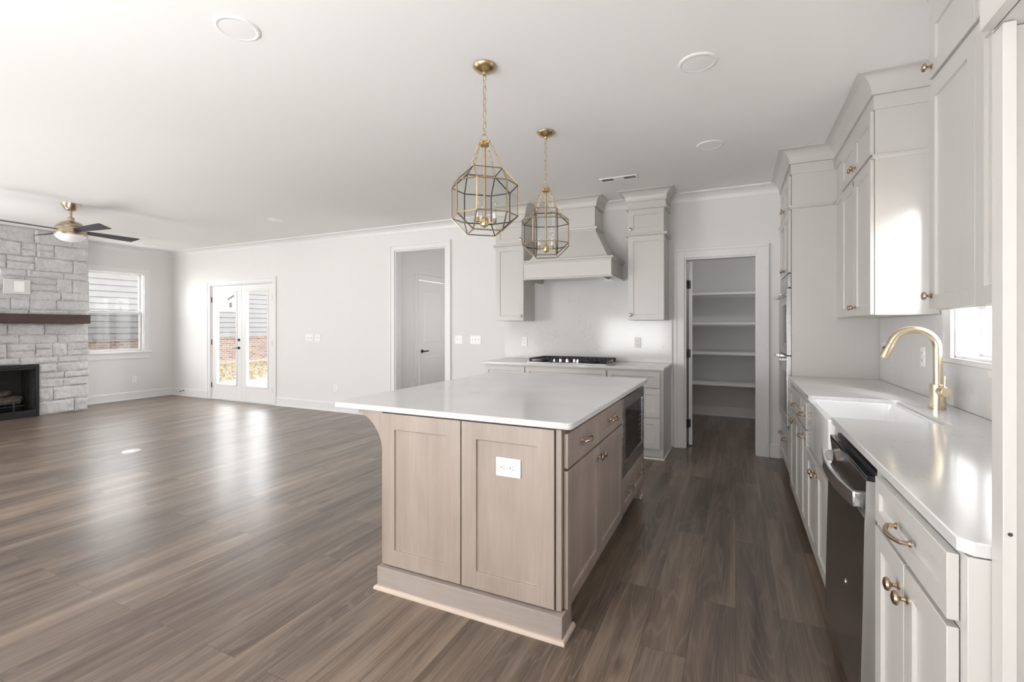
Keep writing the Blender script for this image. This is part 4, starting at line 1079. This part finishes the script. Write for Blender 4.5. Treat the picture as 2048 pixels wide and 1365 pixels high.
front(tw, 'door', OX0, om - 0.002, 1.762, UM - 0.015, hw=[('knob', om - 0.034, 1.81)])
front(tw, 'door', om + 0.002, OX1, 1.762, UM - 0.015, hw=[('knob', om + 0.034, 1.81)])
front(tw, 'small_door', OX0, om - 0.002, UM + 0.015, UT, hw=[('knob', om - 0.034, UM + 0.055)])
front(tw, 'small_door', om + 0.002, OX1, UM + 0.015, UT, hw=[('knob', om + 0.034, UM + 0.055)])
tpath = [(0, 0), (TW, 0), (TW, 0.285)]
obj('crown_molding', MB().sweep(tpath, crown_prof()), 'cab', tw)
obj('rail_molding', MB().sweep(tpath, [(a + (0.010 if a > 0.004 else 0), z) for a, z in rail_prof(UM, 0.010)]), 'cab', tw)
obj('frieze', MB().sweep(tpath, [(-0.001, UT + 0.004), (0.008, UT + 0.004), (0.008, 2.636), (-0.001, 2.636)]), 'cab', tw)
ov = thing('double_oven', 'stainless double wall oven with two bar handles', 'oven', (TX, TY1, 0), -90)
obj('oven_body', MB().box(OX0, OX1, -0.001, 0.50, OZ0, OZ1), 'black', ov)
obj('control_panel', MB().box(OX0, OX1, -0.022, -0.001, 1.640, OZ1), 'steel', ov, 0.002)
for (a, b_, hz) in ((1.080, 1.632, 1.585), (OZ0 + 0.012, 1.072, 1.042)):
    d_ = obj('oven_door', MB().box(OX0, OX1, -0.034, -0.001, a, b_), 'steel', ov, 0.002)
    obj('oven_glass', MB().box(OX0 + 0.085, OX1 - 0.085, -0.0355, -0.034, a + 0.10, b_ - 0.13), 'blackglass', d_, 0.001)
    hbm = MB().box(OX0 + 0.03, OX1 - 0.03, -0.082, -0.066, hz - 0.013, hz + 0.013)
    for s in (OX0 + 0.045, OX1 - 0.075): hbm.box(s, s + 0.03, -0.068, -0.034, hz - 0.012, hz + 0.012)
    obj('handle', hbm, 'chrome', d_, 0.004)
obj('lower_vent', MB().box(OX0 + 0.005, OX1 - 0.005, -0.012, -0.001, OZ0, OZ0 + 0.012), 'slot', ov)

# ---- right wall uppers: frame plane x=0.718
UXR = 0.718; UDR = XR - UXR - 0.003
def upper_right(label, y_far, y_near, splits, knobs, crown_sides):
    w = y_far - y_near
    t = cabinet('wall_cabinet', label, (UXR, y_far, 0), -90, w, UDR, UB, 2.74)
    for (a, b_, ks) in splits:
        kx = b_ - 0.032 if ks > 0 else a + 0.032
        front(t, 'door', a, b_, UB + 0.002, UM - 0.015, hw=[('knob', kx, UB + 0.055)])
        front(t, 'small_door', a, b_, UM + 0.015, UT, hw=[('knob', kx, UM + 0.055)])
    path = [(0, 0), (w, 0)]
    if 'far' in crown_sides: path = [(0, UDR - 0.002)] + path
    if 'near' in crown_sides: path = path + [(w, UDR - 0.002)]
    if 'far' not in crown_sides and 'near' in crown_sides: path[0] = (0.0, 0)
    obj('crown_molding', MB().sweep(path, crown_prof()), 'cab', t)
    obj('rail_molding', MB().sweep(path, rail_prof(UM, 0.012)), 'cab', t)
    obj('frieze', MB().sweep(path, [(-0.001, UT + 0.004), (0.008, UT + 0.004), (0.008, 2.636), (-0.001, 2.636)]), 'cab', t)
    return t
wU = 4.437 - 3.32
mu = upper_right('warm white stacked upper cabinet between the oven tower and the sink window', 4.437, 3.32, [(0.30, wU / 2 + 0.148, 1), (wU / 2 + 0.152, wU - 0.004, -1)], None, ('near',))
wN = 2.42 - 1.166
upper_right('nearest warm white stacked upper cabinet right of the sink window', 2.42, 1.166, [(0.006, 0.405, -1), (0.409, 0.80, 1), (0.804, wN - 0.006, -1)], None, ('far',))
o = obj('green_sticker', MB().box(0, 0.017, -0.001, 0, -0.033, 0), 'green'); o.location = (UXR - 0.0225, 3.755, UM - 0.017); o.rotation_euler = (0, 0, R(-90))
tag(o, 'small green sticker at the top of an upper cabinet door', 'sticker')

# ---- fridge surround
fpn = thing('fridge_panel', 'tall warm white refrigerator end panel at the right edge', 'panel', (0, 0, 0))
obj('end_panel', MB().box(0.4435, XR - 0.003, 1.141, 1.160, 0, 1.855), 'cab', fpn)
st_ = obj('stile', MB().box(0.4246, 0.4433, 1.119, 1.160, 0, 1.855), 'cab', fpn, 0.0012)
obj('screw_hole', MB().lathe([(0.0035, 0), (0.0035, 0.0006)], (0.434, 1.119, 0.955), (0, -1, 0), 14), 'slot', fpn)
cf = thing('over_fridge_cabinet', 'warm white cabinet above the refrigerator opening at the top right corner', 'cabinet', (0.4246, 1.160, 0), -90)
obj('carcass', MB().box(0, 1.0, 0, XR - 0.4246 - 0.003, 1.857, 2.74), 'cab', cf, 0.001)
front(cf, 'door', 0.012, 0.498, 1.858, UT, hw=[('knob', 0.465, 1.91)])
front(cf, 'door', 0.502, 0.988, 1.858, UT, hw=[('knob', 0.535, 1.91)])
obj('crown_molding', MB().sweep([(0, 0.28), (0, 0), (1.0, 0)], crown_prof()), 'cab', cf)

# ---------------------------------------------------------------- island
IX0, IX1, IY0, IY1 = -1.622, -0.664, 1.897, 3.735
SX0, SX1, SYa, SYb = -1.945, -0.614, 1.865, 3.745
tag(obj('island_worktop', MB().prism(rounded(SX0, SX1, SYa, SYb, 0.022, n=5), 'z', WT + 0.002, 0.916), 'quartz', None, 0.004, seg=3), 'large white quartz worktop on the wooden island', 'countertop')
# cabinet part of the island: faces +x; local x runs away from the camera
ic = thing('island_base_cabinet', 'taupe stained island cabinet with two drawers over two doors', 'cabinet', (IX1, IY0 + 0.004, 0), 90)
w_ic = 2.972 - (IY0 + 0.004); dep = IX1 - IX0 - 0.003
obj('carcass', MB().box(0, w_ic, 0, dep, 0.112, WT).box(0, w_ic, 0.075, dep, 0, 0.112), 'island', ic, 0.001)
s_ = 2.423 - (IY0 + 0.004)
front(ic, 'drawer', 0.006, s_ - 0.003, 0.714, 0.862, 'island', [('pull', s_ / 2, 0.79)])
front(ic, 'drawer', s_ + 0.003, w_ic - 0.004, 0.714, 0.862, 'island', [('pull', (s_ + w_ic) / 2, 0.79)])
front(ic, 'door', 0.006, s_ - 0.003, 0.115, 0.702, 'island', [('knob', s_ - 0.032, 0.645)])
front(ic, 'door', s_ + 0.003, w_ic - 0.004, 0.115, 0.702, 'island', [('knob', s_ + 0.032, 0.645)])
mc = thing('island_microwave_cabinet', 'taupe island cabinet with one drawer below the built-in microwave', 'cabinet', (IX1, 2.975, 0), 90)
w_mc = IY1 - 2.975
obj('carcass', MB().box(0, w_mc, 0, dep, 0.112, 0.355).box(0, w_mc, 0.075, dep, 0, 0.112).box(0, 0.012, 0, dep, 0.355, WT).box(w_mc - 0.012, w_mc, 0, dep, 0.355, WT).box(0.012, w_mc - 0.012, 0.5, dep, 0.355, WT), 'island', mc, 0.001)
front(mc, 'drawer', 0.006, w_mc - 0.006, 0.122, 0.350, 'island', [('pull', 0.19, 0.245), ('pull', w_mc - 0.17, 0.245)])
obj('corner_foot', MB().box(w_mc - 0.075, w_mc, 0.0, 0.074, 0, 0.111), 'island_h', mc, 0.002)
obj('shoe_molding', MB().box(w_mc - 0.085, w_mc + 0.014, -0.014, 0.0, 0, 0.018).box(w_mc, w_mc + 0.014, 0.0, dep, 0, 0.018), 'rawwood', mc, 0.005)
mw = thing('microwave', 'built-in stainless microwave with black glass in the island side', 'microwave', (IX1, 2.975, 0), 90)
obj('microwave_body', MB().box(0.016, w_mc - 0.016, 0.0, 0.48, 0.362, 0.862), 'black', mw)
tr_ = MB(); ma, mb2, mz0, mz1 = 0.008, w_mc - 0.008, 0.362, 0.862; ga, gb, gz0, gz1 = 0.085, w_mc - 0.075, 0.452, 0.785
tr_.box(ma, ga, -0.022, -0.002, mz0, mz1).box(gb, mb2, -0.022, -0.002, mz0, mz1).box(ga, gb, -0.022, -0.002, mz0, gz0).box(ga, gb, -0.022, -0.002, gz1, mz1)
obj('trim_frame', tr_, 'steel', mw, 0.001)
obj('glass_door', MB().box(ga + 0.002, gb - 0.145, -0.018, -0.001, gz0 + 0.002, gz1 - 0.002), 'blackglass', mw, 0.002)
cpn = obj('control_panel', MB().box(gb - 0.142, gb - 0.002, -0.018, -0.001, gz0 + 0.002, gz1 - 0.002), 'blackglass', mw, 0.002)
bt = MB()
for i in range(3):
    for j in range(6):
        bt.box(gb - 0.125 + i * 0.038, gb - 0.125 + i * 0.038 + 0.026, -0.0188, -0.018, gz0 + 0.03 + j * 0.034, gz0 + 0.03 + j * 0.034 + 0.016)
obj('keypad', bt, plain('faint_keypad', (0.05, 0.05, 0.052), 0.4), cpn)
# decorative end of the island
ie = thing('island_end_panel', 'taupe stained wood end of the island with two framed panels and a curved bracket', 'island end', (0, 0, 0))
def endp(x0, x1, name):
    m_ = MB().shaker(x0, x1, 0.117, 0.880, 0.020, 0.078, 0.009, yb=IY0 - 0.001)
    return obj(name, m_, 'island', ie, 0.0013)
endp(IX0, -1.1575, 'framed_panel'); endp(-1.1515, -0.694, 'framed_panel')
obj('corner_post', MB().box(-0.688, IX1, IY0 - 0.014, IY0 + 0.002, 0.114, 0.882), 'island', ie, 0.001)
cb = [(IX0 + 0.0, 0.885), (-1.785, 0.885), (-1.785, 0.868)]
for k in range(1, 13):
    a = k / 12 * math.pi / 2
    cb.append((-1.785 + 0.160 * math.sin(a), 0.868 - 0.190 * (1 - math.cos(a)) ** 0.9))
cb.append((IX0, 0.676))
obj('corbel', MB().prism(cb[::-1], 'y', IY0 - 0.016, IY0 + 0.045), 'island', ie, 0.002)
obj('base_board', MB().box(-1.632, -0.650, 1.852, IY0 - 0.001, 0, 0.111).box(-0.663, -0.650, IY0 - 0.001, 1.976, 0, 0.111), 'island_h', ie, 0.0025)
shp = [(0, 0), (0.014, 0), (0.014, 0.006), (0.011, 0.014), (0.006, 0.018), (0, 0.019)]
obj('shoe_molding', MB().sweep([(-1.632, IY0), (-1.632, 1.852), (-0.650, 1.852), (-0.650, 1.990)], shp), 'rawwood', ie)
# seating side of the island
ib = thing('island_back_panel', 'taupe wood seating-side back of the island under the worktop overhang', 'panel', (0, 0, 0))
obj('back_panel', MB().box(IX0 - 0.019, IX0 - 0.001, IY0 + 0.05, IY1, 0.0, WT), 'island', ib, 0.001)
obj('corbel', MB().prism(cb[::-1], 'y', IY1 - 0.05, IY1 - 0.005).xf(Matrix.Translation((-0.019, 0, 0))), 'island', ib, 0.002)
plate('island_outlet', 'white sideways double outlet on the island end panel', (-0.912, IY0 - 0.0125, 0.692), 0, 0.122, 0.084, 'outlet_wide')

# ---------------------------------------------------------------- pantry shelves
for z, nm in ((1.795, 'top'), (1.374, 'second from the top'), (0.955, 'third from the top'), (0.522, 'lowest')):
    lab = {'top': 'topmost white pantry shelf', 'lowest': 'lowest white pantry shelf, just above the baseboard'}.get(nm, 'white pantry shelf %s' % nm)
    t = thing('pantry_shelf', lab, 'shelf', (0, 7.568, z), 0, 'pantry shelves')
    obj('shelf_board', MB().box(-0.797, 0.797, -0.37, 0, -0.019, 0.0), 'trim', t, 0.001)
    obj('shelf_lip', MB().box(-0.797, 0.797, -0.389, -0.37, -0.034, 0.001), 'trim', t, 0.002)
    obj('cleat', MB().box(-0.797, 0.797, -0.018, 0, -0.06, -0.019).box(-0.797, -0.779, -0.37, -0.018, -0.06, -0.019).box(0.779, 0.797, -0.37, -0.018, -0.06, -0.019), 'trim', t)
